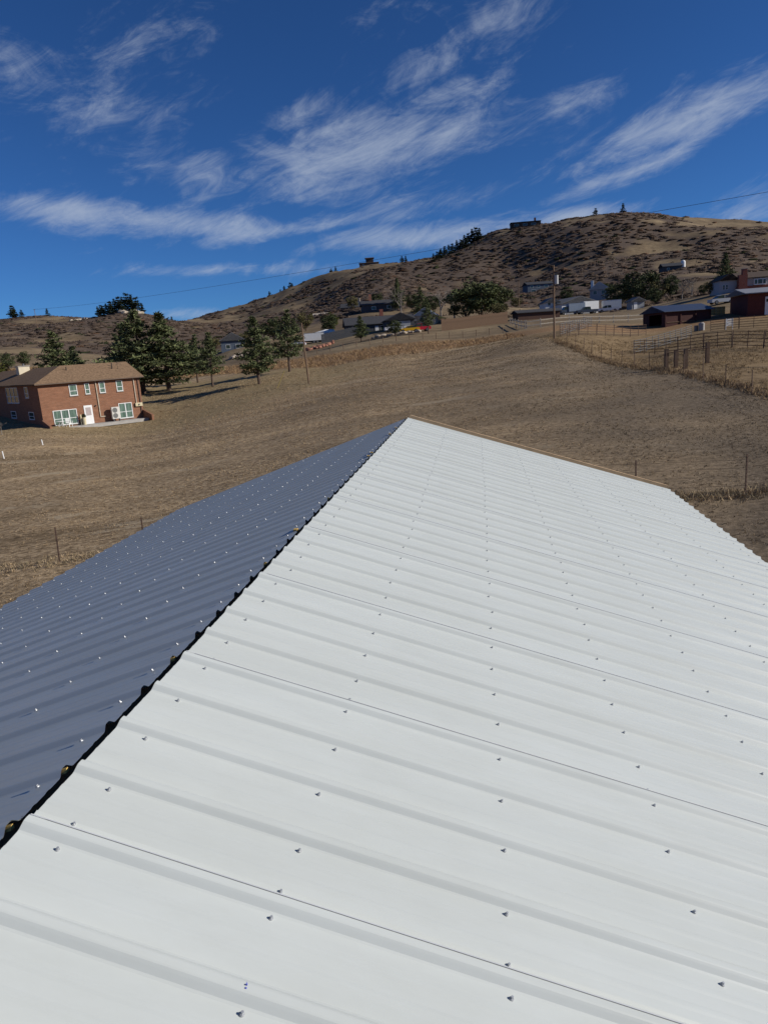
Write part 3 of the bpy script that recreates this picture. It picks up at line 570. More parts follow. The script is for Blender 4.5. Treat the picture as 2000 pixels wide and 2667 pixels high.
def round_meshes(seed, Ht, R0, base, n, col, sz=.19):
    rg = np.random.default_rng(seed); tr = MB(); parts = []
    tr.tube((0, 0, -.3), (0, 0, Ht * (base + .2)), .02 * Ht, .012 * Ht, 7)
    for k in range(9):
        a = k * 2.4; e = rg.uniform(.3, .95); L_ = R0 * rg.uniform(.5, .85); p = (0, 0, Ht * (base * .8 + .05 * (k % 3))); q = (math.cos(a) * L_, math.sin(a) * L_, Ht * (base + (1 - base) * e * .8)); tr.tube(p, q, .009 * Ht, .003 * Ht, 5)
    ncl = 34
    for k in range(ncl):
        d = rg.normal(size=3); d /= np.linalg.norm(d); rr = rg.uniform(.45, .86); cx, cy = d[0] * R0 * rr, d[1] * R0 * rr; cz = Ht * (base + (1 - base) * (.5 + .42 * d[2] * rr)); s = rg.uniform(.22, .42) * R0
        parts.append(cloud(n // ncl, cx, cy, cz, s, s, s * .8, sz * Ht / 7, np.array(col) * rg.uniform(.7, 1.3), rg, .3))
    v, t_, c = cat_(parts); me = np_mesh('crown', v, t_, LEAF, c)
    tm = bpy.data.meshes.new('trunk'); tm.from_pydata(tr.v, [], tr.f); tm.materials.append(BARK); return tm, me
def bare_meshes(seed, Ht, spread=.5):
    rg = random.Random(seed); tr = MB(); tw = MB()
    def grow(p, d, L_, r_, lv):
        q = p + d * L_; (tr if lv < 2 else tw).tube(p, q, r_, r_ * .65, 5 if lv < 2 else 3)
        if lv >= 5: return
        for k in range(3 if lv < 4 else 2):
            nd_ = (d + Vector((rg.gauss(0, 1), rg.gauss(0, 1), rg.gauss(.25, .6))) * spread).normalized(); grow(p + d * L_ * rg.uniform(.55, 1), nd_, L_ * rg.uniform(.6, .82), r_ * .58, lv + 1)
    grow(Vector((0, 0, -.2)), Vector((0, 0, 1)), Ht * .3, Ht * .02, 0)
    a = bpy.data.meshes.new('trunk'); a.from_pydata(tr.v, [], tr.f); a.materials.append(BAREB); c = bpy.data.meshes.new('twigs'); c.from_pydata(tw.v, [], tw.f); c.materials.append(BAREB); return a, c
def tree(name, label, ms, px, py, d, sc=1., rz=0., group=None, sxy=1., second='crown'):
    q = gpos(px, py, d); t = thing(name, label, 'tree', q, rz, group); t.scale = (sc * sxy, sc * sxy, sc)
    link('trunk', ms[0], t); link(second, ms[1], t); return t
PINE = [pine_meshes(11, 9, 3.0, .15, 20, taper=1.1), pine_meshes(12, 9, 3.1, .12, 21, taper=1.05), pine_meshes(13, 9, 2.9, .24, 16, taper=1.0), pine_meshes(14, 9, 3.3, .05, 20, taper=1.0)]
FARP = [pine_meshes(21, 9, 2.6, .06, 10, col=((.012, .019, .010), (.035, .045, .020)), nd=6, sz=.42), pine_meshes(22, 9, 3.0, .1, 9, col=((.012, .019, .010), (.035, .045, .020)), taper=.6, nd=6, sz=.42)]
def hpx(px0, py0, py1, d): return abs(py1 - py0) * d / F
for px, py, top, d, k, rz, lab, sxy in [
    (676, 1002, 830, 98, 0, .3, 'dark green pine with full crown, fourth in the row right of the brick house', 1.05), (756, 981, 828, 112, 2, 1.2, 'pine just left of the leaning pole, crown open below', 1.05),
    (555, 1007, 872, 108, 2, 2.2, 'smaller open-crowned pine with a bare dark trunk in front of its twin', .95), (515, 988, 868, 122, 2, .9, 'smaller open-crowned pine behind its twin, second from the brick house', .95),
    (441, 1009, 815, 112, 1, 2.6, 'tall broad pine right behind the brick house roof corner', 1.42), (372, 1000, 795, 112, 1, 4.1, 'tallest dark pine behind the right end of the brick house', 1.45),
    (335, 1000, 840, 122, 3, 1.1, 'dark pine at the left of the tall clump behind the brick house roof', 1.3),
    (158, 985, 832, 112, 3, 5.1, 'broad dark pine standing behind the middle of the brick house roof', 1.5), (115, 985, 905, 108, 3, 3.3, 'low bushy pine at the left foot of the broad pine behind the house', 1.6), (200, 985, 880, 118, 3, 0.3, 'low bushy pine between the broad pine and the bare tree', 1.3)]:
    tree('pine_tree', lab, PINE[k], px, py, d, hpx(px, py, top, d) / 9, rz, 'pines around the brick house', sxy)
YG = ((.05, .055, .012), (.13, .13, .03)); DG = ((.035, .045, .02), (.10, .115, .048)); OL = ((.075, .07, .03), (.18, .155, .065)); MG = ((.055, .07, .028), (.14, .155, .065))
RT = [round_meshes(31, 7, 2.6, .06, 3400, YG), round_meshes(32, 7, 2.8, .05, 3400, DG), round_meshes(33, 7, 3.0, .05, 3400, OL), round_meshes(34, 7, 3., .03, 4000, MG)]
BT = [bare_meshes(41, 8, .5), bare_meshes(42, 8, .42)]
for px, py, top, d, k, lab, nm in [(10, 990, 905, 112, 0, 'yellow-green leafy tree at the far left edge behind the house roof', 'leafy_tree'),
    (715, 905, 838, 195, 1, 'dark round tree behind the pines, left of the charcoal house', 'leafy_tree'), (860, 895, 838, 190, 1, 'dark round tree at the left end of the charcoal house roof', 'leafy_tree'), (870, 890, 845, 200, 0, 'yellowing tree beside the charcoal house', 'leafy_tree'), (800, 893, 840, 210, 2, 'olive-brown tree behind the grey screen fence', 'leafy_tree'),
    (943, 910, 845, 150, 10, 'small pine-like tree in front of the charcoal house left part', 'leafy_tree'), (1032, 902, 855, 148, 1, 'dark round shrub-like tree hiding the front of the yellow car', 'leafy_tree'),
    (1117, 893, 805, 150, 12, 'slim green tree right of the red car', 'leafy_tree'), (1215, 862, 768, 185, 3, 'green tree at the left of the leafy clump behind the board fence', 'leafy_tree'), (1255, 858, 752, 185, 3, 'tallest green tree of the leafy clump behind the board fence', 'leafy_tree'), (1290, 852, 765, 190, 3, 'green tree at the right of the leafy clump behind the board fence', 'leafy_tree'), (1302, 845, 795, 178, 2, 'low olive tree at the right end of the board fence', 'leafy_tree'),
    (1098, 850, 780, 215, 13, 'dark tree behind the pale house gable', 'leafy_tree'), (1040, 850, 770, 235, 11, 'dark conifer-like tree behind the charcoal roof', 'leafy_tree'), (1610, 800, 728, 225, 1, 'dark round tree just right of the white garage', 'leafy_tree'), (1668, 795, 697, 220, 1, 'largest dark tree right of the white garage', 'leafy_tree'), (1715, 795, 735, 215, 2, 'olive tree between the big dark tree and the red house', 'leafy_tree'), (1745, 792, 722, 215, 1, 'dark slim tree behind the barn roof', 'leafy_tree'),
    (1850, 765, 725, 165, 2, 'brown-green tree at the left corner of the red brick house', 'leafy_tree'), (1887, 750, 655, 175, 10, 'tall dark tree behind the left gable of the red brick house', 'leafy_tree'), (640, 905, 870, 200, 2, 'olive tree behind the row of pines', 'leafy_tree'), (20, 940, 890, 160, 1, 'dark tree on the slope behind the yellow-green tree', 'leafy_tree'),
    (985, 845, 800, 262, 1, 'dark tree right of the low chimney house', 'leafy_tree'), (920, 838, 800, 270, 2, 'olive tree left of the low chimney house', 'leafy_tree'), (770, 885, 845, 205, 11, 'dark tree behind the camper and the right-hand pine', 'leafy_tree'), (690, 893, 855, 215, 1, 'dark tree between two pines behind the boulders', 'leafy_tree'),
    (1075, 835, 790, 240, 1, 'dark tree behind the pale house roof', 'leafy_tree'), (1130, 850, 800, 225, 1, 'dark tree under the wide bare grey tree', 'leafy_tree'), (1345, 812, 780, 280, 2, 'low olive tree below the blue house', 'leafy_tree'), (1475, 790, 755, 300, 1, 'dark tree behind the white garage roof', 'leafy_tree'), (1580, 790, 748, 262, 1, 'dark tree beside the white-trimmed peak', 'leafy_tree'),
    (1830, 772, 742, 180, 1, 'dark low tree at the foot of the red brick house', 'leafy_tree'), (1700, 798, 750, 208, 1, 'dark tree behind the grey shed', 'leafy_tree'), (500, 900, 865, 230, 1, 'dark tree far behind the twin open pines', 'leafy_tree'), (560, 893, 860, 240, 2, 'olive tree left of the slate house', 'leafy_tree'), (60, 925, 880, 180, 1, 'dark tree behind the chimney of the brick house', 'leafy_tree')]:
    s = hpx(px, py, top, d) / 7; tree('pine_tree' if k > 9 else nm, lab, PINE[k - 10] if k > 9 else RT[k], px, py, d, s * (7 / 9 if k > 9 else 1), px * .7, 'broadleaf trees among the houses', 1.5 if 'clump behind' in lab else 1.35 if 'white garage' in lab else .8 if 'tall' in lab or 'slim' in lab or 'conifer' in lab else 1.1)
for px, py, top, d, k, lab in [(235, 985, 878, 104, 0, 'bare pale-branched tree behind the brick house roof'), (258, 985, 885, 116, 1, 'bare tree with upright grey twigs between the house pines'), (1047, 850, 765, 220, 1, 'bare pale tree sticking up behind the charcoal roof'), (1150, 860, 760, 200, 0, 'wide bare grey tree left of the green clump'), (1185, 860, 775, 195, 1, 'bare grey tree beside the green leafy clump'), (1775, 793, 728, 190, 0, 'bare dark tree left of the red brick house'), (1800, 793, 730, 195, 1, 'second bare tree left of the red brick house'), (10, 1150, 1105, 74, 0, 'small bare purple shrub at the left edge by the brick house')]:
    s = hpx(px, py, top, d) / 8; tree('bare_tree', lab, BT[k], px, py, d, s, px * .3, 'leafless trees', 1.3, 'twigs')
# conifers dotted over the hills, each one on its own
hillp = [(px, d, hh, 'dark conifer in the grove on the rocky knoll at left', 'conifers on the rocky knoll') for px, d, hh in [(238, 590, 8), (247, 585, 9), (262, 580, 9), (272, 580, 10), (284, 575, 11), (296, 570, 12), (306, 566, 11), (318, 560, 14), (330, 556, 13), (342, 552, 12), (356, 560, 8), (252, 560, 8), (276, 556, 9), (300, 548, 9), (430, 585, 5)]]
hillp += [(px, d, hh, 'lone small conifer on the left hill skyline', 'conifers on the left hill') for px, d, hh in [(12, 690, 12), (18, 690, 10), (36, 690, 7), (104, 690, 9), (140, 690, 5)]]
hillp += [(px, d, hh, 'dark conifer in the row running down the steep ridge shoulder', 'conifers down the ridge shoulder') for px, d, hh in [(1192, 640, 9), (1202, 640, 8), (1212, 640, 10), (1222, 636, 10), (1232, 634, 12), (1242, 632, 12), (1252, 630, 10), (1180, 620, 8), (1170, 605, 8), (1160, 595, 8), (1150, 585, 8), (1140, 575, 7), (1130, 565, 7), (1206, 615, 8), (1218, 615, 8)]]
hillp += [(px, d, hh, 'small dark tree on the long skyline slope', 'trees on the skyline slope') for px, d, hh in [(615, 870, 6), (628, 868, 6), (650, 866, 7), (695, 846, 10), (725, 840, 8), (736, 835, 10), (752, 825, 11), (757, 815, 9), (862, 760, 6), (874, 756, 7), (1048, 700, 6), (1058, 700, 6), (1148, 690, 6), (1620, 598, 9), (1550, 600, 6)]]
for i, (px, d, hh, lab, g) in enumerate(hillp): tree('conifer', lab, FARP[i % 2], px, 700, d, hh / 9, i * 1.3, g, 1.15)

# ------------------------------------------------------------------ houses among the trees and on the hills
window_ = ('f',)
house('charcoal_house', 'long charcoal house with dark roof behind the yellow car', 905, 885, 176, R(6), 17, 9, 2.6, R(22), DKS, DKSHING, [('f', 8.3, .9, 1.2, 1.2), ('f', 10.5, .9, 1.0, 1.2)], chim=(9.5, 6.5, .9, 6.4), doors=[(7., 0, .9, 2.05, WHITE, 'f')])
gq = house('charcoal_garage', 'charcoal front-gabled garage wing beside the yellow car', 1010, 880, 167, R(6), 6.4, 8, 2.6, R(24), DKS, DKSHING, axis='y', doors=[(.9, 0, 4.6, 2.2, GREYS, 'f')])
house('pale_house', 'pale house with white rake gable right of the charcoal garage', 1082, 862, 182, R(-12), 5.0, 7, 2.3, R(33), mat('pale_tan_siding', (.55, .45, .33), .8, .08), WHITES, [('f', 1.2, .8, 1.0, 1.0)], axis='y')
house('slate_house', 'slate blue house with front gable behind the pines', 578, 915, 192, R(12), 6.2, 8, 3.3, R(30), BLUES, GRSHING, [('f', 1.2, 1., 1.2, 1.1), ('f', 3.8, 1., 1.2, 1.1)], axis='y')
house('brick_chimney_house', 'low dark-roofed house with two brick chimneys above the charcoal roof', 945, 822, 236, R(4), 13, 8, 2.5, R(20), DKS, DKSHING, [('f', 3, .9, 1.4, 1.1), ('f', 8, .9, 1.4, 1.1)], chim=(3, 4, .9, 6.2), chm=REDROCK)
house('hillside_house', 'small dark house with pale chimney on the lower slope, left of centre', 888, 808, 330, R(-6), 9, 8, 3., R(25), DKS, DKSHING, [('f', 2, 1, 1.5, 1.2)], chim=(8.2, 2, 1.1, 7.), chm=STONE)
house('cream_cottage', 'small cream cottage in the scrub on the lower slope', 812, 806, 380, R(-10), 8, 6, 2.6, R(18), CREAM, STONE, [('f', 1.4, .9, 1.2, 1.1)])
house('blue_house', 'wide blue-grey two-storey house at the foot of the scrub hill', 1374, 768, 385, R(5), 14, 9, 4.4, R(18), BLUES, DKSHING, [('f', 1.5, 2.6, 1.6, 1.2), ('f', 5, 2.6, 1.6, 1.2), ('f', 9, 2.6, 2.2, 1.2), ('f', 2, .4, 2.4, 1.4), ('f', 8, .4, 2.4, 1.4)])
house('white_garage', 'white metal garage with wide front gable', 1463, 816, 208, R(13), 11.5, 12, 3.1, R(17), WHITES, GRSHING, axis='y', doors=[(6.6, 0, 2.9, 2.6, GREYS, 'f'), (1.4, 0, 2.9, 2.6, GREYS, 'f')])
house('a_frame_house', 'steep white-trimmed house peak above the white garage', 1536, 798, 262, R(-20), 6.4, 8, 4.0, R(36), GREYS, WHITES, [('f', 1.0, 2.0, 1.4, 1.4), ('f', 3.8, 2.0, 1.4, 1.4)], axis='y', chim=(.6, 3, 1.0, 7.4), chm=WHITES)
house('small_white_house', 'small white house with two windows left of the utility pole', 1420, 818, 212, R(3), 4.2, 6, 3.4, R(28), WHITES, GRSHING, [('f', .7, 2.4, .9, .9), ('f', 2.6, 2.4, .9, .9), ('f', .7, .6, .9, .9)], axis='y')
house('low_shed', 'long low shed with brown walls and dark roof behind the rail fence', 1349, 838, 172, R(8), 10.5, 4, 1.7, R(16), mat('brown_shed_siding', (.10, .055, .04), .9, .2), DKSHING)
house('grey_shed', 'small grey garden shed between the trees and the white fence', 1645, 797, 190, R(6), 3.4, 3, 2.2, R(26), GREYS, GRSHING, axis='y', doors=[(.5, 0, .9, 1.9, WHITE, 'f')])
house('cabin', 'small dark cabin on the slope above the big dark tree', 1726, 724, 318, R(-4), 8, 6, 2.6, R(24), DKS, DKSHING, [('f', 1.5, .9, 1.2, 1)])
house('hilltop_lodge', 'long flat dark lodge on top of the highest hill', 1332, 590, 616, R(-4), 24, 12, 4.2, R(7), mat('dark_log_siding', (.06, .042, .032), .9, .2), mat('dark_lodge_roof', (.07, .05, .04), .9, .2), [('f', 2, 1.2, 4, 1.6), ('f', 9, 1.2, 4, 1.6), ('f', 16, 1.2, 4, 1.6)], zoff=1.4, base=9, chim=(20, 5, 1.4, 7.5))
hl = house('ridge_house', 'stepped brown house on the ridge line in the middle distance', 936, 690, 722, R(0), 19, 10, 3.6, R(10), mat('brown_ridge_siding', (.09, .06, .045), .9, .2), mat('brown_ridge_roof', (.10, .07, .05), .9, .2), [('f', 3, 1, 2, 1.4), ('f', 12, 1, 2, 1.4)], zoff=.8, base=7)
plainbox('upper_storey', MATS['brown_ridge_siding'], hl, 6.5, 14, 2, 9, 3.4, 8.2); rb_, _ = roof_gable(7.5, 7, 0, R(12), .8); rb_.build('roof', MATS['brown_ridge_roof'], hl, loc=(6.5, 2, 8.05))
house('far_ridge_cabin', 'small reddish cabin on the far left skyline', 488, 830, 872, R(4), 16, 10, 3., R(18), mat('red_brown_siding', (.14, .065, .045), .9, .2), mat('red_brown_roof', (.15, .075, .055), .9, .2), zoff=.5, base=6)
house('brown_gabled_house', 'dark brown cabin beside the trees at the foot of the skyline slope', 622, 808, 872, R(4), 12, 9, 4., R(18), MATS['brown_ridge_siding'], MATS['brown_ridge_roof'], zoff=1, base=6)
# red brick house at the right
t = thing('red_brick_house', 'white-sided house with a tall red brick chimney and white bay window at the right edge', 'house', gpos(1873, 757, 160) - np.array([0, 0, .8]), R(-4)); t.scale = (.7, .7, .7); W_ = 17
HW = mat('shaded_white_siding', (.40, .40, .41), .7, .06); plainbox('wall', HW, t, 0, 5.2, 0, 8, -2, 5.4); b = MB(); b.add([(0, -.0, 5.4), (5.2, 0, 5.4), (2.6, 0, 7.0), (0, .2, 5.4), (5.2, .2, 5.4), (2.6, .2, 7.)], [(0, 1, 2), (5, 4, 3), (0, 3, 4, 1), (1, 4, 5, 2), (2, 5, 3, 0)]); b.build('gable', HW, t)  # HW is white siding with its shade put into the colour
rb_, _ = roof_gable(5.2, 8, 5.3, R(31), .45, 'y'); HR_ = mat('umber_shingles', (.085, .06, .045), .9, .3, 4); rb_.build('roof', HR_, t)
plainbox('brick_wall', REDBRICK, t, 4.8, 16, -1.2, 7, -2, 3.2); plainbox('wall', HW, t, 5.4, 16, -.9, 7, 3.203, 5.5); rb_, _ = roof_gable(10.6, 8.4, 5.5, R(22), .5); rb_.build('roof', HR_, t, loc=(5.4, -1.2, 0))
cc = plainbox('chimney', REDBRICK, t, 5.0, 7.6, -1.9, -.6, -2, 6.6); plainbox('chimney_stack', REDBRICK, cc, 6.1, 7.5, -1.85, -.65, 6.602, 8.3); plainbox('chimney_cap', CONC, cc, 6.0, 7.6, -1.95, -.55, 8.302, 8.45)
bw = plainbox('bay_window', WHITE, t, 9.8, 13.4, -1.6, -.92, 3.3, 5.1)
for a, w_ in ((9.95, .75), (10.95, 1.3), (12.5, .75)): plainbox('pane', GLASS, bw, a, a + w_, -1.63, -1.601, 3.6, 4.9)
window(t, 'f', .9, 2.6, .7, 1.5, sill=False); window(t, 'f', 1.8, 2.6, .7, 1.5, sill=False)
# red garage
t = thing('red_garage', 'dark red garage with white overhead door at the right edge, above the corral', 'garage', gpos(1945, 822, 116), R(-8)); plainbox('wall', REDS, t, 0, 9, 0, 8, -2, 3.5)
rb_, _ = roof_gable(9, 8, 3.5, R(11), .7); rb_.build('roof', mat('pale_grey_metal_roof', (.26, .26, .27), .5, .08), t); d_ = plainbox('garage_door', WHITE, t, 2.6, 5.4, -.06, .02, .1, 2.9)
for k in range(4): plainbox('pane', GLASS, d_, 2.75 + k * .65, 3.25 + k * .65, -.075, -.061, 2.1, 2.55)
# barn
BQ = gpos(1730, 850, 118); t = thing('barn', 'dark red pole barn with a blue metal roof in the corral', 'barn', BQ, R(12)); BW, BD, BH = 8.6, 6.2, 2.55
plainbox('wall', BARNRED, t, 0, BW, 0, .12, -1.2, BH); plainbox('wall', BARNRED, t, 0, BW, BD - .12, BD, -1.2, BH); plainbox('wall', BARNRED, t, BW - .12, BW, .122, BD - .122, -1.2, BH)
b = MB(); b.box(0, .12, .122, .9, -1.2, BH); b.box(0, .12, 4.4, BD - .122, -1.2, BH); b.box(0.001, .119, .9, 4.4, 2.1, BH - .002); b.add([(0, 0, BH), (0, BD, BH), (0, BD / 2, BH + BD / 2 * math.tan(R(17))), (.12, 0, BH), (.12, BD, BH), (.12, BD / 2, BH + BD / 2 * math.tan(R(17)))], [(0, 2, 1), (3, 4, 5), (0, 3, 5, 2), (1, 2, 5, 4), (0, 1, 4, 3)]); b.build('gable_wall', BARNRED, t)
rb_, _ = roof_gable(BW, BD, BH, R(17), .45, thick=.09); rb_.build('roof', BLUER, t, loc=(0, 0, .012 - .45 * math.tan(R(17))))
for k in range(3): plainbox('wall_rail', WOODF, t, .3 + k * 2.8, 2.7 + k * 2.8, -.07, -.005, .7, .82)
for k in range(4): plainbox('post', BARNRED, t, k * 2.8 + .02, k * 2.8 + .16, -.14, -.003, -1.2, BH - .01)
# ------------------------------------------------------------------ rocks
def rock_mesh(seed, m):
    rg = np.random.default_rng(seed); import bmesh
    bm = bmesh.new(); bmesh.ops.create_icosphere(bm, subdivisions=2, radius=.5)
    pl = rg.normal(size=(9, 3)); pl /= np.linalg.norm(pl, axis=1)[:, None]
    for v in bm.verts:
        for p in pl:
            k = v.co.dot(Vector(p)) - .34
            if k > 0: v.co -= Vector(p) * k * .85
        v.co += Vector(rg.normal(size=3)) * .015
    me = bpy.data.meshes.new('boulder'); bm.to_mesh(me); bm.free(); me.materials.append(m); return me
RK = [rock_mesh(s_, STONE) for s_ in (1, 2, 3)]; RR = [rock_mesh(s_, REDROCK) for s_ in (4, 5, 6)]
def rocks(n, p0, p1, ds_, ms, lab, g, smin, smax, spread):
    for k in range(n):
        f_ = (k + rng.random()) / n; px = p0 + (p1 - p0) * f_; d = ds_[0] + (ds_[1] - ds_[0]) * f_ + rng.normal() * spread; q = gpos(px, 900, d); s_ = rng.uniform(smin, smax)
        o = link('boulder', ms[k % len(ms)], None, (q[0], q[1], q[2] + s_ * .22)); o.scale = (s_ * 1.3, s_, s_ * .8); o.rotation_euler = (0, 0, rng.random() * 6); tag(o, lab, 'boulder', g)
rocks(26, 800, 868, (158, 164), RR, 'red sandstone boulder in the pile left of the charcoal house', 'red boulder pile', .6, 1.3, 1.6)
rocks(24, 596, 645, (166, 168), RK, 'pale boulder in the low wall below the slate blue house', 'pale boulder wall by the slate house', .7, 1.3, .8)
rocks(22, 972, 1098, (152, 156), RK, 'pale boulder in the low wall in front of the charcoal house', 'pale boulder wall by the charcoal house', .6, 1.2, .7)
rocks(16, 325, 385, (545, 548), RK, 'pale rock outcrop block on the top of the knoll', 'rock outcrop on the knoll', 2.5, 5, 5)
rocks(9, 195, 240, (545, 560), RK, 'pale rock on the slope left of the knoll', 'rocks left of the knoll', 2, 4, 4)
# ------------------------------------------------------------------ poles and wires
def pole(label, px, py, d, h, lean=0., trans=False, arm=False, r_=.13, group='utility poles', name='utility_pole'):
    q = gpos(px, py, d); t = thing(name, label, 'pole', q, 0, group); b = MB(); top = (lean * h, 0, h); b.tube((0, 0, -.5), top, r_, r_ * .68, 10); b.build('shaft', WOODP, t)
    if arm: b = MB(); b.beam((-.7 + lean * h, -.15, h - .5), (.7 + lean * h, -.15, h - .5), .1, .12); ao = b.build('crossarm', WOODP, t)
    if arm:
        for k in (-.6, .6): b = MB(); b.tube((k + lean * h, -.15, h - .44), (k + lean * h, -.15, h - .26), .05, .03, 7); b.build('insulator', GALV, ao)
    if trans:
        b = MB(); b.tube((.32, -.12, h * .75), (.32, -.12, h * .75 + 1.05), .24, .24, 14); tr_ = b.build('transformer', mat('pale_grey_transformer', (.5, .5, .48), .5, .06), t); b = MB(); b.tube((.32, -.12, h * .75 + 1.051), (.32, -.12, h * .75 + 1.3), .05, .04, 7); b.build('bushing', DARK, tr_)
        b = MB(); b.beam((.05, -.05, h * .75 + .8), (.2, -.08, h * .75 + .8), .06, .06); b.build('bracket', GALV, t)
        b = MB(); b.beam((0.08, -.1, h * .85 + .62), (.62, -.1, h * .85 + .62), .07, .08); b.build('cutout_arm', WOODP, t)
    return t, q, h
pole('tall wooden utility pole with a pale transformer at the corner of the field', 1443, 886, 90, 9.0, .004, True)
_, pq, ph_ = pole('thin leaning wooden pole at the far edge of the field, right of the pines', 805, 999, 87, 7.2, -.035, r_=.11)
t = thing('guy_wire_guard', 'yellow guy wire guard slanting to the ground left of the leaning pole', 'guy wire', gpos(721, 1006, 88)); a_ = Vector(t.location); b = MB(); e_ = Vector(at(741, 966, 87.5)) - a_; b.tube((0, 0, -.1), e_, .035, .03, 6); b.build('guard', mat('yellow_plastic', (.62, .48, .12), .6, .1), t)
b = MB(); b.tube(e_, Vector((pq[0] - .035 * 7, pq[1], pq[2] + 6.8)) - a_, .012, .012, 4); b.build('guy_wire', GALV, t)
for px, py, d, h, lab in ((1307, 810, 300, 12, 'slim far pole above the right end of the board fence'), (1352, 830, 262, 9, 'short far pole left of the small white house'), (1213, 850, 200, 10, 'thin far pole in front of the green clump'), (1296, 850, 205, 11, 'far pole rising from the right of the green clump')): pole(lab, px, py, d, h, r_=.14)
_, lp, lh = pole('distant pole at the left end of the long overhead wire', 98, 850, 420, 11, arm=True, r_=.16)
_, rp, rh = pole('utility pole past the right edge holding the overhead wire', 2520, 900, 52, 9, arm=True)
cu = thing('overhead_wire', 'long thin overhead wire slanting across the sky from left to upper right', 'wire', (lp[0], lp[1], lp[2] + lh - .26))
L0 = Vector((lp[0], lp[1], lp[2] + lh - .26)); R1 = Vector(at(2520, 408, 52)); b = MB(); prev = None
for k in range(61):
    f_ = k / 60; p = L0.lerp(R1, f_); p.z -= 4 * f_ * (1 - f_) * 1.6; p -= L0
    if prev is not None: b.tube(prev, p, .05 - .033 * (k - 1) / 60, .05 - .033 * k / 60, 5)
    prev = p
b.build('strand', mat('aluminium_wire', (.05, .05, .055), .6, .05, metal=.3), cu)
# ------------------------------------------------------------------ fences
def tpost_mesh():
    b = MB(); b.box(-.022, .022, -.004, .004, -.4, 1.45); b.box(-.004, .004, .0042, .035, -.4, 1.45)
    for k in range(9): b.box(-.008, .008, -.012, -.0045, .2 + k * .14, .23 + k * .14)
    me = bpy.data.meshes.new('post'); me.from_pydata(b.v, [], b.f); me.materials.append(RUST); return me
TP = tpost_mesh()
def wire_fence(label, pts, wires=(.35, .7, 1.0, 1.3), hs_=1., r_=.0045):
    o = Vector(pts[0]); t = thing('wire_fence', label, 'fence', o)
    for p in pts:
        q = link('post', TP, t, Vector(p) - o); q.scale = (1.3, 1.3, hs_ * rng.uniform(.94, 1.06)); q.rotation_euler = (rng.normal() * .03, rng.normal() * .03, rng.random() * .6)
    for h in wires:
        b = MB()
        for a, c in zip(pts[:-1], pts[1:]): b.tube(Vector(a) - o + Vector((0, 0, h)), Vector(c) - o + Vector((0, 0, h)), r_, n=4)
        b.build('wire', RUST, t)
    return t
pts = []
for px, py, d in [(2130, 1080, 36.5), (1957, 1026, 42.7), (1888, 1004, 46.4), (1830, 988, 49.7), (1780, 972, 53), (1735, 960, 56.5), (1690, 950, 60), (1650, 940, 64), (1618, 932, 67.5), (1590, 925, 71), (1565, 918, 74.5), (1540, 911, 78), (1520, 905, 81), (1498, 900, 84), (1475, 895, 87)]: pts.append(tuple(gpos(px, py, d)))
wire_fence('rusty wire fence on steel posts slanting along the right side of the field', pts)
wire_fence('wire fence on thin posts behind the right side of the white roof', [tuple(gpos(px, 1290, d)) for px, d in ((1200, 25.5), (1420, 25.2), (1655, 24.8), (1940, 24.5), (2250, 24.2))])
wire_fence('wire fence on thin posts behind the left side of the metal roof', [tuple(gpos(px, 1455, d)) for px, d in ((-180, 29.5), (155, 28.5), (383, 28.), (620, 27.5), (850, 27.))])
t0_ = gpos(660, 915, 138)
def low_fence(label, pl, ph2=1.15, m=WOODP, r_=.07):
    o = Vector(pl[0]); t = thing('post_fence', label, 'fence', o)
    for p in pl: b = MB(); e_ = Vector(p) - o; b.tube(e_ - Vector((0, 0, .4)), e_ + Vector((0, 0, ph2)), r_, r_ * .9, 6); b.build('post', m, t)
    for h in (.5, .95):
        b = MB()
        for a, c in zip(pl[:-1], pl[1:]): b.tube(Vector(a) - o + Vector((0, 0, h)), Vector(c) - o + Vector((0, 0, h)), .008, n=4)
        b.build('wire', RUST, t)
low_fence('line of short dark posts along the far bank of the field', [tuple(gpos(px, 900, d)) for px, d in zip(np.linspace(790, 1345, 17), np.linspace(136, 132, 17))])
# pale rail fence
def rail_fence(label, pl, hh=1.55):
    o = Vector(pl[0]); t = thing('rail_fence', label, 'fence', o)
    for p in pl: b = MB(); e_ = Vector(p) - o; b.box(e_.x - .09, e_.x + .09, e_.y - .09, e_.y + .09, e_.z - .5, e_.z + hh); b.build('post', PALEW, t)
    for a, c in zip(pl[:-1], pl[1:]):
        for h in (.5, 1.2): b = MB(); u_ = Vector((0, -.13, h)); b.beam(Vector(a) - o + u_, Vector(c) - o + u_, .05, .18); b.build('rail', PALEW, t)
corner = gpos(1370, 856, 131); far1 = gpos(1325, 838, 158)
rail_fence('pale two-rail wooden fence running right behind the corral', [tuple(gpos(px, 840, d)) for px, d in ((1370, 131), (1407, 131), (1444, 131.5), (1482, 132), (1520, 132.5), (1560, 133), (1597, 133.5), (1635, 134), (1675, 134.5))])
rail_fence('pale two-rail wooden fence running back towards the board fence', [tuple(gpos(px, 840, d)) for px, d in ((1366, 131.6), (1357, 136), (1349, 141), (1341, 146), (1334, 151), (1328, 156))])
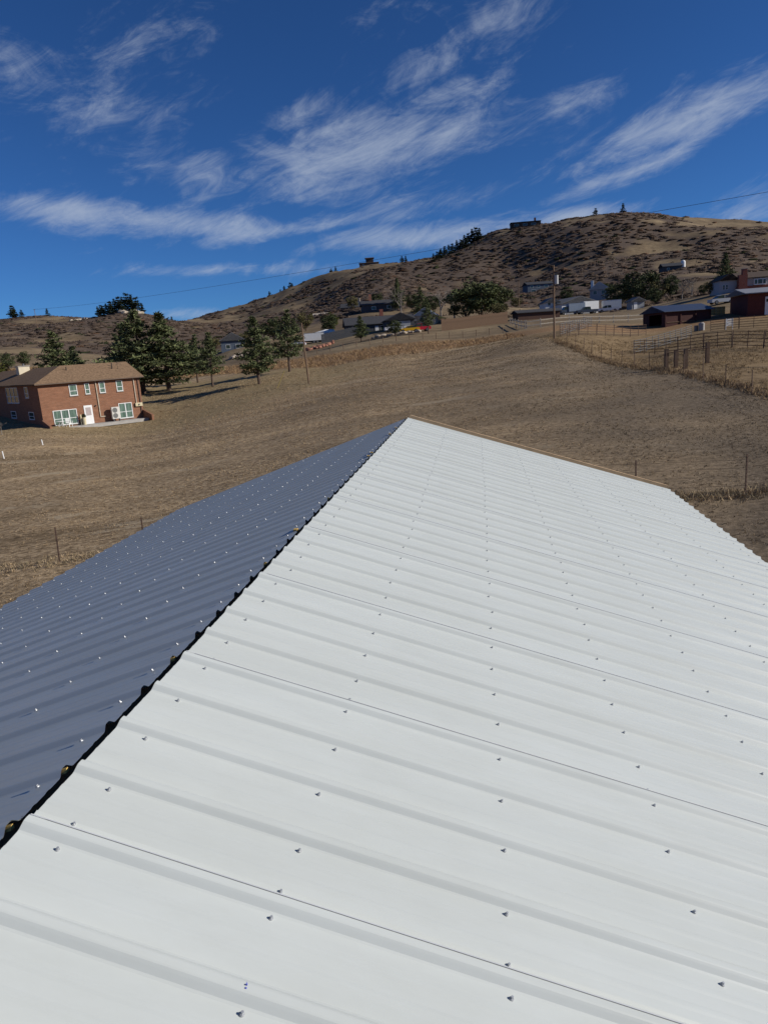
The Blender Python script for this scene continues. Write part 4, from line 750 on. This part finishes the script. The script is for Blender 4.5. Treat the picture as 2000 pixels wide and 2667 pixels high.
# board fence
def board_fence(label, p0, p1, hh, m, bw=.3):
    p0 = Vector(p0); p1 = Vector(p1); L_ = (p1 - p0).length; t = thing('board_fence', label, 'fence', p0); n = int(L_ / bw); bm_ = MB(); bm_.box(-bw / 2 + .008, bw / 2 - .008, -.015, .015, -.3, hh); me = bpy.data.meshes.new('board'); me.from_pydata(bm_.v, [], bm_.f); me.materials.append(m)
    a = math.atan2(p1.y - p0.y, p1.x - p0.x)
    for k in range(n):
        q = p0.lerp(p1, (k + .5) / n); z = h1(q.x, q.y); o = link('board', me, t, (q.x - p0.x, q.y - p0.y, z - p0.z)); o.rotation_euler = (0, 0, a); o.scale = (1, 1, rng.uniform(.97, 1.03))
    for h in (.4, hh - .35):
        b = MB(); nrm = Vector((-math.sin(a), math.cos(a), 0)) * .05; b.beam(Vector((0, 0, h)) + nrm, p1 - p0 + Vector((0, 0, h)) + nrm, .04, .09); b.build('rail', m, t)
board_fence('brown cedar board fence in front of the leafy green clump', gpos(1150, 863, 160), gpos(1322, 842, 166), 2.5, WOODF)
board_fence('dark grey screen fence left of the charcoal house', gpos(838, 893, 172), gpos(935, 884, 174), 2.1, DKS)
# corral panels
def corral_mesh(n_rails, w=3.6, h=1.6):
    rails = []; 
    for k in range(n_rails): b = MB(); z = .25 + (h - .3) * k / (n_rails - 1); b.tube((0.03, 0, z), (w - .03, 0, z), .032, n=6); rails.append(b)
    ups = []
    for x in (0, w / 2, w): b = MB(); b.tube((x, 0.0, 0), (x, 0.0, h + .03), .036, n=6); ups.append(b)
    conv = lambda b, nm: (lambda me: (me.from_pydata(b.v, [], b.f), me.materials.append(GALV if n_rails > 5 else RUST), me)[-1])(bpy.data.meshes.new(nm))
    return [conv(b, 'rail') for b in rails], [conv(b, 'upright') for b in ups]
CG, CR = corral_mesh(6), corral_mesh(5)
def corral(p0, p1, kind, labels, g):
    p0 = np.array(p0[:2]); p1 = np.array(p1[:2]); n = max(1, round(np.linalg.norm(p1 - p0) / 3.7)); ang = math.atan2(p1[1] - p0[1], p1[0] - p0[0]); L_ = np.linalg.norm(p1 - p0) / n
    for k in range(n):
        a = p0 + (p1 - p0) * k / n; c = p0 + (p1 - p0) * (k + 1) / n; za, zc = h1(*a), h1(*c)
        t = thing('corral_panel', labels, 'fence panel', (a[0], a[1], za + .02), ang, g); t.rotation_euler = (0, -math.atan2(zc - za, L_), ang); t.scale = (L_ / 3.66, 1, 1)
        for me in kind[0]: link('rail', me, t)
        for me in kind[1]: link('upright', me, t)
c1 = gpos(1650, 923, 85); c2 = gpos(2080, 905, 62); c3 = gpos(1800, 880, 97); c4 = gpos(1458, 890, 97); c5 = gpos(1682, 865, 108)
corral(c1, c2, CR, 'rusty pipe corral panel in the long front row at the right', 'front corral panels')
corral(c1, c3, CG, 'pale galvanised corral panel in the row slanting back towards the barn', 'slanting corral panels')
corral(c4, c5, CR, 'dark pipe panel in the row from the transformer pole to the barn', 'corral panels by the transformer pole')
corral(gpos(1850, 855, 100), gpos(2080, 840, 95), CR, 'dark pipe panel in the row below the red garage', 'corral panels below the garage')
corral(gpos(1458, 888, 98), gpos(1540, 870, 120), CG, 'pale pipe panel running back from the transformer pole', 'corral panels running back from the pole')
for px, py, top, d, lab in ((1734, 951, 903, 58, 'thick weathered gate post at the left end of the four'), (1759, 952, 908, 57.5, 'thick weathered gate post second from the left of the four'), (1784, 962, 912, 56, 'thick weathered gate post third from the left, the nearest'), (1840, 953, 901, 58, 'thick weathered gate post at the right end of the four')):
    q = gpos(px, py, d); o = thing('gate_post', lab, 'post', q, 0, 'four thick gate posts'); hh = (py - top) * d / F; b = MB(); b.box(-.13, .13, -.13, .13, -.4, hh); b.build('timber', WOODP, o); b = MB(); b.box(-.14, .14, -.14, .14, hh + .001, hh + .03); b.build('cap', WOODP, o)
q0 = Vector(gpos(1734, 951, 58)); q1 = Vector(gpos(1840, 953, 58)); t = thing('gate_rail', 'thin dark rail joining the tops of the thick gate posts', 'rail', q0); b = MB(); b.tube((0, -.17, 1.25), q1 - q0 + Vector((0, -.17, 1.25)), .035, n=6); b.build('pipe', RUST, t)
for px, py, h, lab in ((12, 1195, .62, 'white marker stake at the left edge of the field'), (113, 1160, .48, 'white marker stake below the brick house')):
    d = {12: 59.5, 113: 65}[px]; t = thing('marker_stake', lab, 'stake', gpos(px, py, d), 0, 'white marker stakes'); b = MB(); b.tube((0, 0, -.1), (-.05, 0, h), .05, .05, 8); b.build('pipe', WHITE, t); b = MB(); b.tube((-.05, 0, h + .001), (-.051, 0, h + .03), .055, .045, 8); b.build('cap', WHITE, t)
# corral clutter
t = thing('water_tank', 'pale plastic water tank standing by the barn', 'tank', gpos(1826, 852, 104)); b = MB(); b.tube((0, 0, 0), (0, 0, 1.0), .42, .42, 14); b.build('body', CONC, t); b = MB(); b.tube((0, 0, 1.001), (0, 0, 1.15), .40, .18, 14); b.build('lid', CONC, t)
t = thing('barrel', 'small grey barrel next to the pale water tank', 'barrel', gpos(1812, 853, 104.5)); b = MB(); b.tube((0, 0, 0), (0, 0, .8), .28, .28, 12); b.build('body', GALV, t); b = MB(); b.tube((0, 0, .3), (0, 0, .34), .29, .29, 12); b.build('hoop', GALV, t)
t = thing('crate', 'white slatted crate hanging on the corral fence', 'crate', gpos(1898, 845, 99), R(5))
for k in range(5): plainbox('slat', WHITE, t, -.45, .45, -.02, .02, .5 + k * .2, .64 + k * .2)
for x_ in (-.5, .46): plainbox('upright', WHITE, t, x_, x_ + .06, -.05, .05, 0, 1.5)
HAY = mat('straw', (.42, .33, .14), .95, .3, 8)
hq = gpos(1846, 815, 122)
for r_ in range(3):
    for k in range(3): o = thing('hay_bale', 'yellow hay bale in the stack beside the barn', 'hay bale', (hq[0] + k * 1.02, hq[1] + .2 * k, hq[2] + r_ * .46 + .35), R(12), 'hay bales'); plainbox('bale', HAY, o, 0, .98, 0, .5, 0, .44); plainbox('twine', PALEW, o, .3, .32, -.003, .503, -.003, .443)
# ------------------------------------------------------------------ vehicles
def wheel_parts(t, x, y, r_, w=.2):
    b = MB(); b.tube((x, y - w / 2, r_), (x, y + w / 2, r_), r_, r_, 18); wo = b.build('wheel', DARK, t); b = MB(); b.tube((x, y - w / 2 - .012, r_), (x, y + w / 2 + .012, r_), r_ * .62, r_ * .62, 12); b.build('rim', GALV, wo)
def car(label, px, py, d, rz, paint, kind, cat='car', group=None):
    L_, W_ = {'suv': (4.7, 1.85), 'pickup': (5.6, 1.95), 'low': (4.6, 1.85)}[kind]; t = thing({'suv': 'parked_suv', 'pickup': 'pickup_truck', 'low': 'parked_car'}[kind], label, cat, gpos(px, py, d), rz, group)
    if kind == 'suv': body = [(0, .35), (0, .8), (.06, .95), (.95, 1.02), (4.55, 1.05), (4.68, .9), (4.7, .4)]; cab = [(.8, 1.0), (1.6, 1.55), (2.1, 1.62), (3.7, 1.6), (4.5, 1.06)]; rf_ = [(1.55, 1.56), (2.1, 1.63), (3.7, 1.61), (3.75, 1.66), (2.0, 1.69), (1.5, 1.58)]; ax = (.9, 3.8); r_ = .36
    elif kind == 'pickup': body = [(0, .45), (0, .95), (.08, 1.1), (1.35, 1.15), (5.55, 1.15), (5.6, .5)]; cab = [(1.25, 1.13), (1.9, 1.75), (2.2, 1.8), (3.45, 1.8), (3.65, 1.14)]; rf_ = [(1.88, 1.77), (2.2, 1.82), (3.45, 1.82), (3.46, 1.87), (2.15, 1.88), (1.85, 1.8)]; ax = (1.0, 4.5); r_ = .4
    else: body = [(0, .35), (0, .68), (.1, .82), (1.2, .95), (4.4, .98), (4.6, .8), (4.6, .38)]; cab = [(1.2, .94), (1.9, 1.3), (3.0, 1.33), (4.0, .97)]; rf_ = [(1.85, 1.31), (3.0, 1.34), (3.05, 1.38), (1.85, 1.36)]; ax = (.85, 3.7); r_ = .34
    cx = L_ / 2; sh = lambda P: [(x - cx, z) for x, z in P]; b = MB(); b.prism(sh(body), -W_ / 2, W_ / 2); b.build('body', paint, t)
    b = MB(); b.prism(sh(cab), -W_ / 2 + .12, W_ / 2 - .12); b.build('windows', GLASS, t); b = MB(); b.prism(sh(rf_), -W_ / 2 + .1, W_ / 2 - .1); b.build('roof', paint, t)
    for x in ax:
        for y in (-W_ / 2 + .08, W_ / 2 - .08): wheel_parts(t, x - cx, y, r_)
    for y in (-W_ / 2 + .08, W_ / 2 - .38): plainbox('headlight', WHITE, t, -cx - .02, -cx + .05, y, y + .3, .66, .8); plainbox('tail_light', mat('red_lens', (.35, .02, .02), .3, .05), t, cx - .05, cx + .02, y, y + .3, .75, .9)
    for y in (-W_ / 2 + .08, W_ / 2 - .14): 
        for x in (1.62 + .9 * (kind != 'low'), ): plainbox('pillar', paint, t, x - cx, x - cx + .08, y, y + .06, 1.0 if kind != 'low' else .94, {'suv': 1.6, 'pickup': 1.8, 'low': 1.32}[kind])
    t['category'] = {'suv': 'car', 'pickup': 'pickup truck', 'low': 'car'}[kind]; return t
pm = lambda n, c: mat(n, c, .3, .04, 1, .5)
car('silver crossover parked above the blue barn roof', 1877, 792, 140, R(4), pm('silver_paint', (.45, .46, .47)), 'suv')
car('bright yellow low car in front of the charcoal garage', 1066, 866, 160, R(4), pm('yellow_paint', (.75, .42, .015)), 'low')
car('white pickup nosed in behind the yellow car', 1033, 860, 165, R(6), pm('white_car_paint', (.75, .75, .75)), 'pickup')
car('red sport utility car right of the yellow car', 1094, 860, 162, R(10), pm('red_paint', (.42, .015, .03)), 'suv')
car('white pickup at the right corner of the white garage', 1582, 806, 198, R(-6), MATS['white_car_paint'], 'pickup')
car('dark pickup in front of the white garage doors', 1528, 812, 196, R(4), pm('dark_blue_paint', (.06, .075, .1)), 'pickup')
car('pale sedan half hidden behind the pines near the boulders', 772, 900, 170, R(0), MATS['white_car_paint'], 'low')
def boxtruck(name, label, cat, px, py, d, rz, L_, h, cabm, boxm, cab=True):
    t = thing(name, label, cat, gpos(px, py, d), rz); b = MB(); b.box(0, L_, -1.15, 1.15, .75, h); bo = b.build('box', boxm, t)
    b = MB(); b.box(-.02, L_ + .02, -1.17, 1.17, h + .002, h + .06); b.build('roof_edge', GALV, bo); plainbox('chassis', DARK, t, -1.0 if cab else -.8, L_, -.5, .5, .5, .748)
    if cab: b = MB(); b.prism([(-2.1, .5), (-2.1, 1.15), (-1.5, 1.3), (-1.05, 2.15), (-.05, 2.2), (-.05, .5)], -1.05, 1.05); co = b.build('cab', cabm, t); b = MB(); b.prism([(-1.5, 1.35), (-1.12, 2.05), (-.4, 2.08), (-.4, 1.35)], -1.06, 1.06); b.build('windows', GLASS, co)
    for x in ((-1.5, L_ - 1.2) if cab else (L_ / 2, L_ / 2 + .85)):
        for y in (-1.0, 1.0): wheel_parts(t, x, y, .42)
boxtruck('motor_home', 'pale blue-white motor home at the left of the white garage', 'motor home', 1478, 814, 199, R(3), 4.5, 2.9, BLUES, mat('pale_blue_panel', (.34, .40, .46), .6, .08))
boxtruck('box_truck', 'white box truck in front of the white garage', 'truck', 1515, 812, 202, R(14), 4.6, 3.4, WHITES, WHITES)
boxtruck('cargo_trailer', 'white cargo trailer at the right side of the white garage', 'trailer', 1568, 803, 212, R(-4), 5.2, 3.2, WHITES, WHITES, False)
boxtruck('camper_trailer', 'white camper with rounded front half hidden behind the right-hand pine', 'trailer', 792, 899, 176, R(6), 5.0, 2.5, WHITES, WHITES, False)
t = thing('boat', 'white boat under cover behind the grey screen fence', 'boat', gpos(850, 884, 182), R(8)); b = MB()
V = [(-3, 0, 1.5), (-1.5, -1, 1.4), (2.6, -1, 1.3), (2.6, 1, 1.3), (-1.5, 1, 1.4), (-2.4, 0, .6), (-1.2, -.6, .45), (2.5, -.6, .45), (2.5, .6, .45), (-1.2, .6, .45)]; b.add(V, [(0, 1, 6, 5), (1, 2, 7, 6), (2, 3, 8, 7), (3, 4, 9, 8), (4, 0, 5, 9), (5, 6, 7, 8, 9)]); b.build('hull', WHITE, t)
b = MB(); b.add([(-3, 0, 1.53), (-1.5, -1, 1.43), (2.6, -1, 1.33), (2.6, 1, 1.33), (-1.5, 1, 1.43), (0, 0, 2.2), (2, 0, 2.1)], [(0, 1, 5), (1, 2, 6, 5), (2, 3, 6), (3, 4, 5, 6), (4, 0, 5)]); b.build('cover', WHITES, t); plainbox('trailer_frame', GALV, t, -3.2, 2.4, -.5, .5, .3, .44)
for y in (-.9, .9): wheel_parts(t, .8, y, .32)
t = thing('grain_silo', 'small white domed silo on the slope above the trees', 'silo', gpos(1777, 716, 328)); b = MB(); b.tube((0, 0, -1.5), (0, 0, 2.6), 1.05, 1.05, 18); b.build('cylinder', WHITE, t); b = MB(); b.tube((0, 0, 2.601), (0, 0, 3.1), 1.04, .75, 18); b.tube((0, 0, 3.101), (0, 0, 3.35), .74, .2, 18); b.build('dome', WHITE, t)
# ------------------------------------------------------------------ ground cover
def blades(P, hgt, wid, nb, cols, rg, lean=.5):
    n = len(P); k = n * nb; base = np.repeat(P, nb, 0) + np.c_[rg.normal(size=(k, 2)) * np.repeat(hgt, nb)[:, None] * .35, np.zeros(k)]
    h = np.repeat(hgt, nb) * (.5 + .7 * rg.random(k)); a = rg.random(k) * 6.283; w = np.repeat(wid, nb) * (.6 + .8 * rg.random(k)); off = np.c_[np.cos(a), np.sin(a), np.zeros(k)] * w[:, None] * .5
    tip = np.c_[rg.normal(size=(k, 2)) * lean * h[:, None], h]; V = np.stack([base - off - [0, 0, .02], base + off - [0, 0, .02], base + tip], 1).reshape(-1, 3)
    c = np.repeat(cols, nb, 0) * (.75 + .5 * rg.random(k))[:, None]; return V, np.arange(3 * k).reshape(-1, 3), np.repeat(c, 3, 0)
def in_building(x, y):
    lx = x * math.cos(PSI) - y * math.sin(PSI) - X0; ly = x * math.sin(PSI) + y * math.cos(PSI); return (np.abs(lx) < SLOPE * ct + .1) & (ly < Y1 + .1)
def in_house(x, y):
    dx, dy = x - A0[0], y - A0[1]; lx = dx * math.cos(PH) + dy * math.sin(PH); ly = -dx * math.sin(PH) + dy * math.cos(PH); return (lx > -.5) & (lx < 12) & (ly > -2) & (ly < 28)
def polar_pts(n, d0, d1, rg, amax=33, pw=1.):
    u_ = rg.random(n) ** pw; d = np.sqrt(d0 ** 2 + (d1 ** 2 - d0 ** 2) * u_); a = np.radians(rg.uniform(-amax, amax, n)); return d * np.sin(a), d * np.cos(a)
rg = np.random.default_rng(99)
def palette(n, rg, lo, hi): return np.array(lo) + (np.array(hi) - np.array(lo)) * rg.random((n, 1))
# stubble of the field
x, y = polar_pts(190000, 9, 112, rg, 34, 1.6); be_ = beyond_edge(x, y); sf2 = side_of_fence(x, y)
dens = .5 * fbm(x / .7, y / .5, 3) + .5 * fbm(x / 4.5, y / 2.2, 3); keep = (be_ < 0) & (sf2 < .4) & ~in_building(x, y) & ~in_house(x, y) & (dens > .36 + .22 * rg.random(len(x))); x, y = x[keep], y[keep]
hg = rg.uniform(.03, .075, len(x)) * (.7 + np.hypot(x, y) / 110)
v, t_, c = blades(np.c_[x, y, H(x, y)], hg, hg * .4, 4, palette(len(x), rg, (.15, .10, .055), (.52, .385, .23)) * np.where(side_of_fence(x, y) * 0 + x + (fbm(x / 6, y / 6, 3) - .5) * 22 > 9, .62, 1.)[:, None], rg, .9)  # blades on the right tinted darker, the same painted lens darkening
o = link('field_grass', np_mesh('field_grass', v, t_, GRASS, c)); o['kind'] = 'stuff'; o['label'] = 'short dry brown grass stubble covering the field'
# taller grass: ditch bank, pasture, along fences
Ls = []
x, y = polar_pts(60000, 100, 190, rg, 34); be_ = beyond_edge(x, y); k_ = (be_ > -1) & (be_ < 15) & (x < 24) & (rg.random(len(x)) < .75); Ls.append((x[k_], y[k_], .2, .5, (.24, .15, .08), (.44, .30, .16)))
x, y = polar_pts(70000, 24, 105, rg, 36, 1.2); sf2 = side_of_fence(x, y); k_ = (sf2 > .2) & (beyond_edge(x, y) < 0) & (fbm(x / 3, y / 3, 3) > .4); Ls.append((x[k_], y[k_], .08, .22, (.19, .13, .07), (.40, .29, .155)))
def along(p, q, n, w, h0, h1_, lo, hi):
    f_ = rg.random(n); p = np.array(p[:2]); q = np.array(q[:2]); e = p + (q - p) * f_[:, None] + rg.normal(size=(n, 2)) * w; Ls.append((e[:, 0], e[:, 1], h0, h1_, lo, hi))
along(FA, FB, 1500, .4, .12, .38, (.18, .12, .07), (.42, .30, .17))
along(gpos(1700, 1290, 24.7), gpos(2300, 1290, 24.2), 700, .35, .08, .24, (.20, .165, .10), (.52, .39, .24)); along(gpos(-200, 1455, 29.5), gpos(620, 1455, 27.5), 700, .4, .06, .2, (.20, .165, .10), (.52, .39, .24)); along(gpos(1250, 1290, 25.3), gpos(1700, 1290, 24.7), 350, .3, .08, .26, (.24, .165, .10), (.52, .39, .24))
parts = []
for x, y, h0, h1_, lo, hi in Ls:
    hg = rg.uniform(h0, h1_, len(x)); parts.append(blades(np.c_[x, y, H(x, y)], hg, hg * .14, 7, palette(len(x), rg, lo, hi), rg, .6))
v, t_, c = cat_(parts); o = link('tall_dry_grass', np_mesh('tall_dry_grass', v, t_, GRASS, c)); o['kind'] = 'stuff'; o['label'] = 'tall golden dry grass on the ditch bank, in the pasture and along the fences'
SCRUB = mat('bare_scrub_twigs', (1, 1, 1), .95, .25, .6, .02, attr='tint')
def _thin_twigs():                               # leafless twigs let light through
    nt = SCRUB.node_tree; b = nt.nodes['Principled BSDF']; tr = nt.nodes.new('ShaderNodeBsdfTranslucent'); mx = nt.nodes.new('ShaderNodeMixShader'); mx.inputs[0].default_value = .55
    nt.links.new(b.inputs['Base Color'].links[0].from_socket, tr.inputs['Color']); nt.links.new(b.outputs[0], mx.inputs[1]); nt.links.new(tr.outputs[0], mx.inputs[2]); nt.links.new(mx.outputs[0], nt.nodes['Material Output'].inputs['Surface'])
_thin_twigs()
# scrub oak over the hills
x, y = polar_pts(52000, 190, 930, rg, 35); d = np.hypot(x, y)
mask = scrub_mask(x, y); low = sm(d, 190, 300)
k_ = (rg.random(len(x)) < np.clip(sm(mask, .47, .515), .02, .55) * (.3 + .7 * low)); x, y, d = x[k_], y[k_], d[k_]; z = H(x, y)
NR, NS = 3, 7                                   # rings and sides of each bumpy bush
sz = rg.uniform(1.0, 2.4, len(x)); hz = sz * rg.uniform(.22, .40, len(x)); nB = len(x)
ang = np.arange(NS) * 2 * np.pi / NS; dome = [np.c_[np.cos(ang + .3 * k) * math.cos(k * .5), np.sin(ang + .3 * k) * math.cos(k * .5), np.full(NS, math.sin(k * .5))] for k in range(NR)]
dome = np.concatenate(dome + [np.array([[0, 0, 1.]])]); nv = len(dome)
fc = []
for k in range(NR - 1):
    for i in range(NS): a_, b_, c_, d_ = k * NS + i, k * NS + (i + 1) % NS, (k + 1) * NS + (i + 1) % NS, (k + 1) * NS + i; fc += [(a_, b_, c_), (a_, c_, d_)]
for i in range(NS): fc.append(((NR - 1) * NS + i, (NR - 1) * NS + (i + 1) % NS, nv - 1))
fc = np.array(fc); yaw = rg.random(nB) * 6.28
dv = dome[None] * (.72 + .56 * rg.random((nB, nv, 1))); cx_, sx_ = np.cos(yaw)[:, None], np.sin(yaw)[:, None]; el_ = rg.uniform(.8, 1.3, nB)[:, None]
V1 = np.stack([(dv[..., 0] * cx_ * el_ - dv[..., 1] * sx_) * sz[:, None] * 1.2 + x[:, None], (dv[..., 0] * sx_ * el_ + dv[..., 1] * cx_) * sz[:, None] * 1.2 + y[:, None], dv[..., 2] * hz[:, None] + z[:, None] - .25], -1).reshape(-1, 3)
F1 = (fc[None] + (np.arange(nB) * nv)[:, None, None]).reshape(-1, 3)
base_c = palette(nB, rg, (.165, .122, .094), (.205, .152, .117)) * (.72 + .6 * fbm(x / 30, y / 30, 3))[:, None]; redd = rg.random(nB) < .05; base_c[redd] = palette(redd.sum(), rg, (.19, .11, .075), (.24, .15, .10)); grn = rg.random(nB) < .04; base_c[grn] = palette(grn.sum(), rg, (.05, .06, .03), (.09, .10, .05))
C1 = np.repeat(base_c, nv, 0) * rg.uniform(.8, 1.2, (nB * nv, 1))
nb = 16; pick = (rg.random((nB, nb)) * nv).astype(int); ctr = V1.reshape(nB, nv, 3)[np.arange(nB)[:, None], pick] + rg.normal(size=(nB, nb, 3)) * .15
v2, t2, c2 = tris_at(ctr.reshape(-1, 3), .42, ((1, 1, 1), (1, 1, 1)), rg, 2.4); c2 = np.repeat(np.repeat(base_c, nb, 0) * rg.uniform(.7, 1.35, (nB * nb, 1)), 3, 0)
v, t_, c = cat_([(V1, F1, C1), (v2, t2, c2)])
o = link('scrub_oak', np_mesh('scrub_oak', v, t_, SCRUB, c, True)); o['kind'] = 'stuff'; o['label'] = 'grey-brown leafless scrub oak covering the hillsides'
print('scrub', len(x), 'tris', sum(len(o.data.polygons) for o in bpy.data.objects if o.type == 'MESH'))
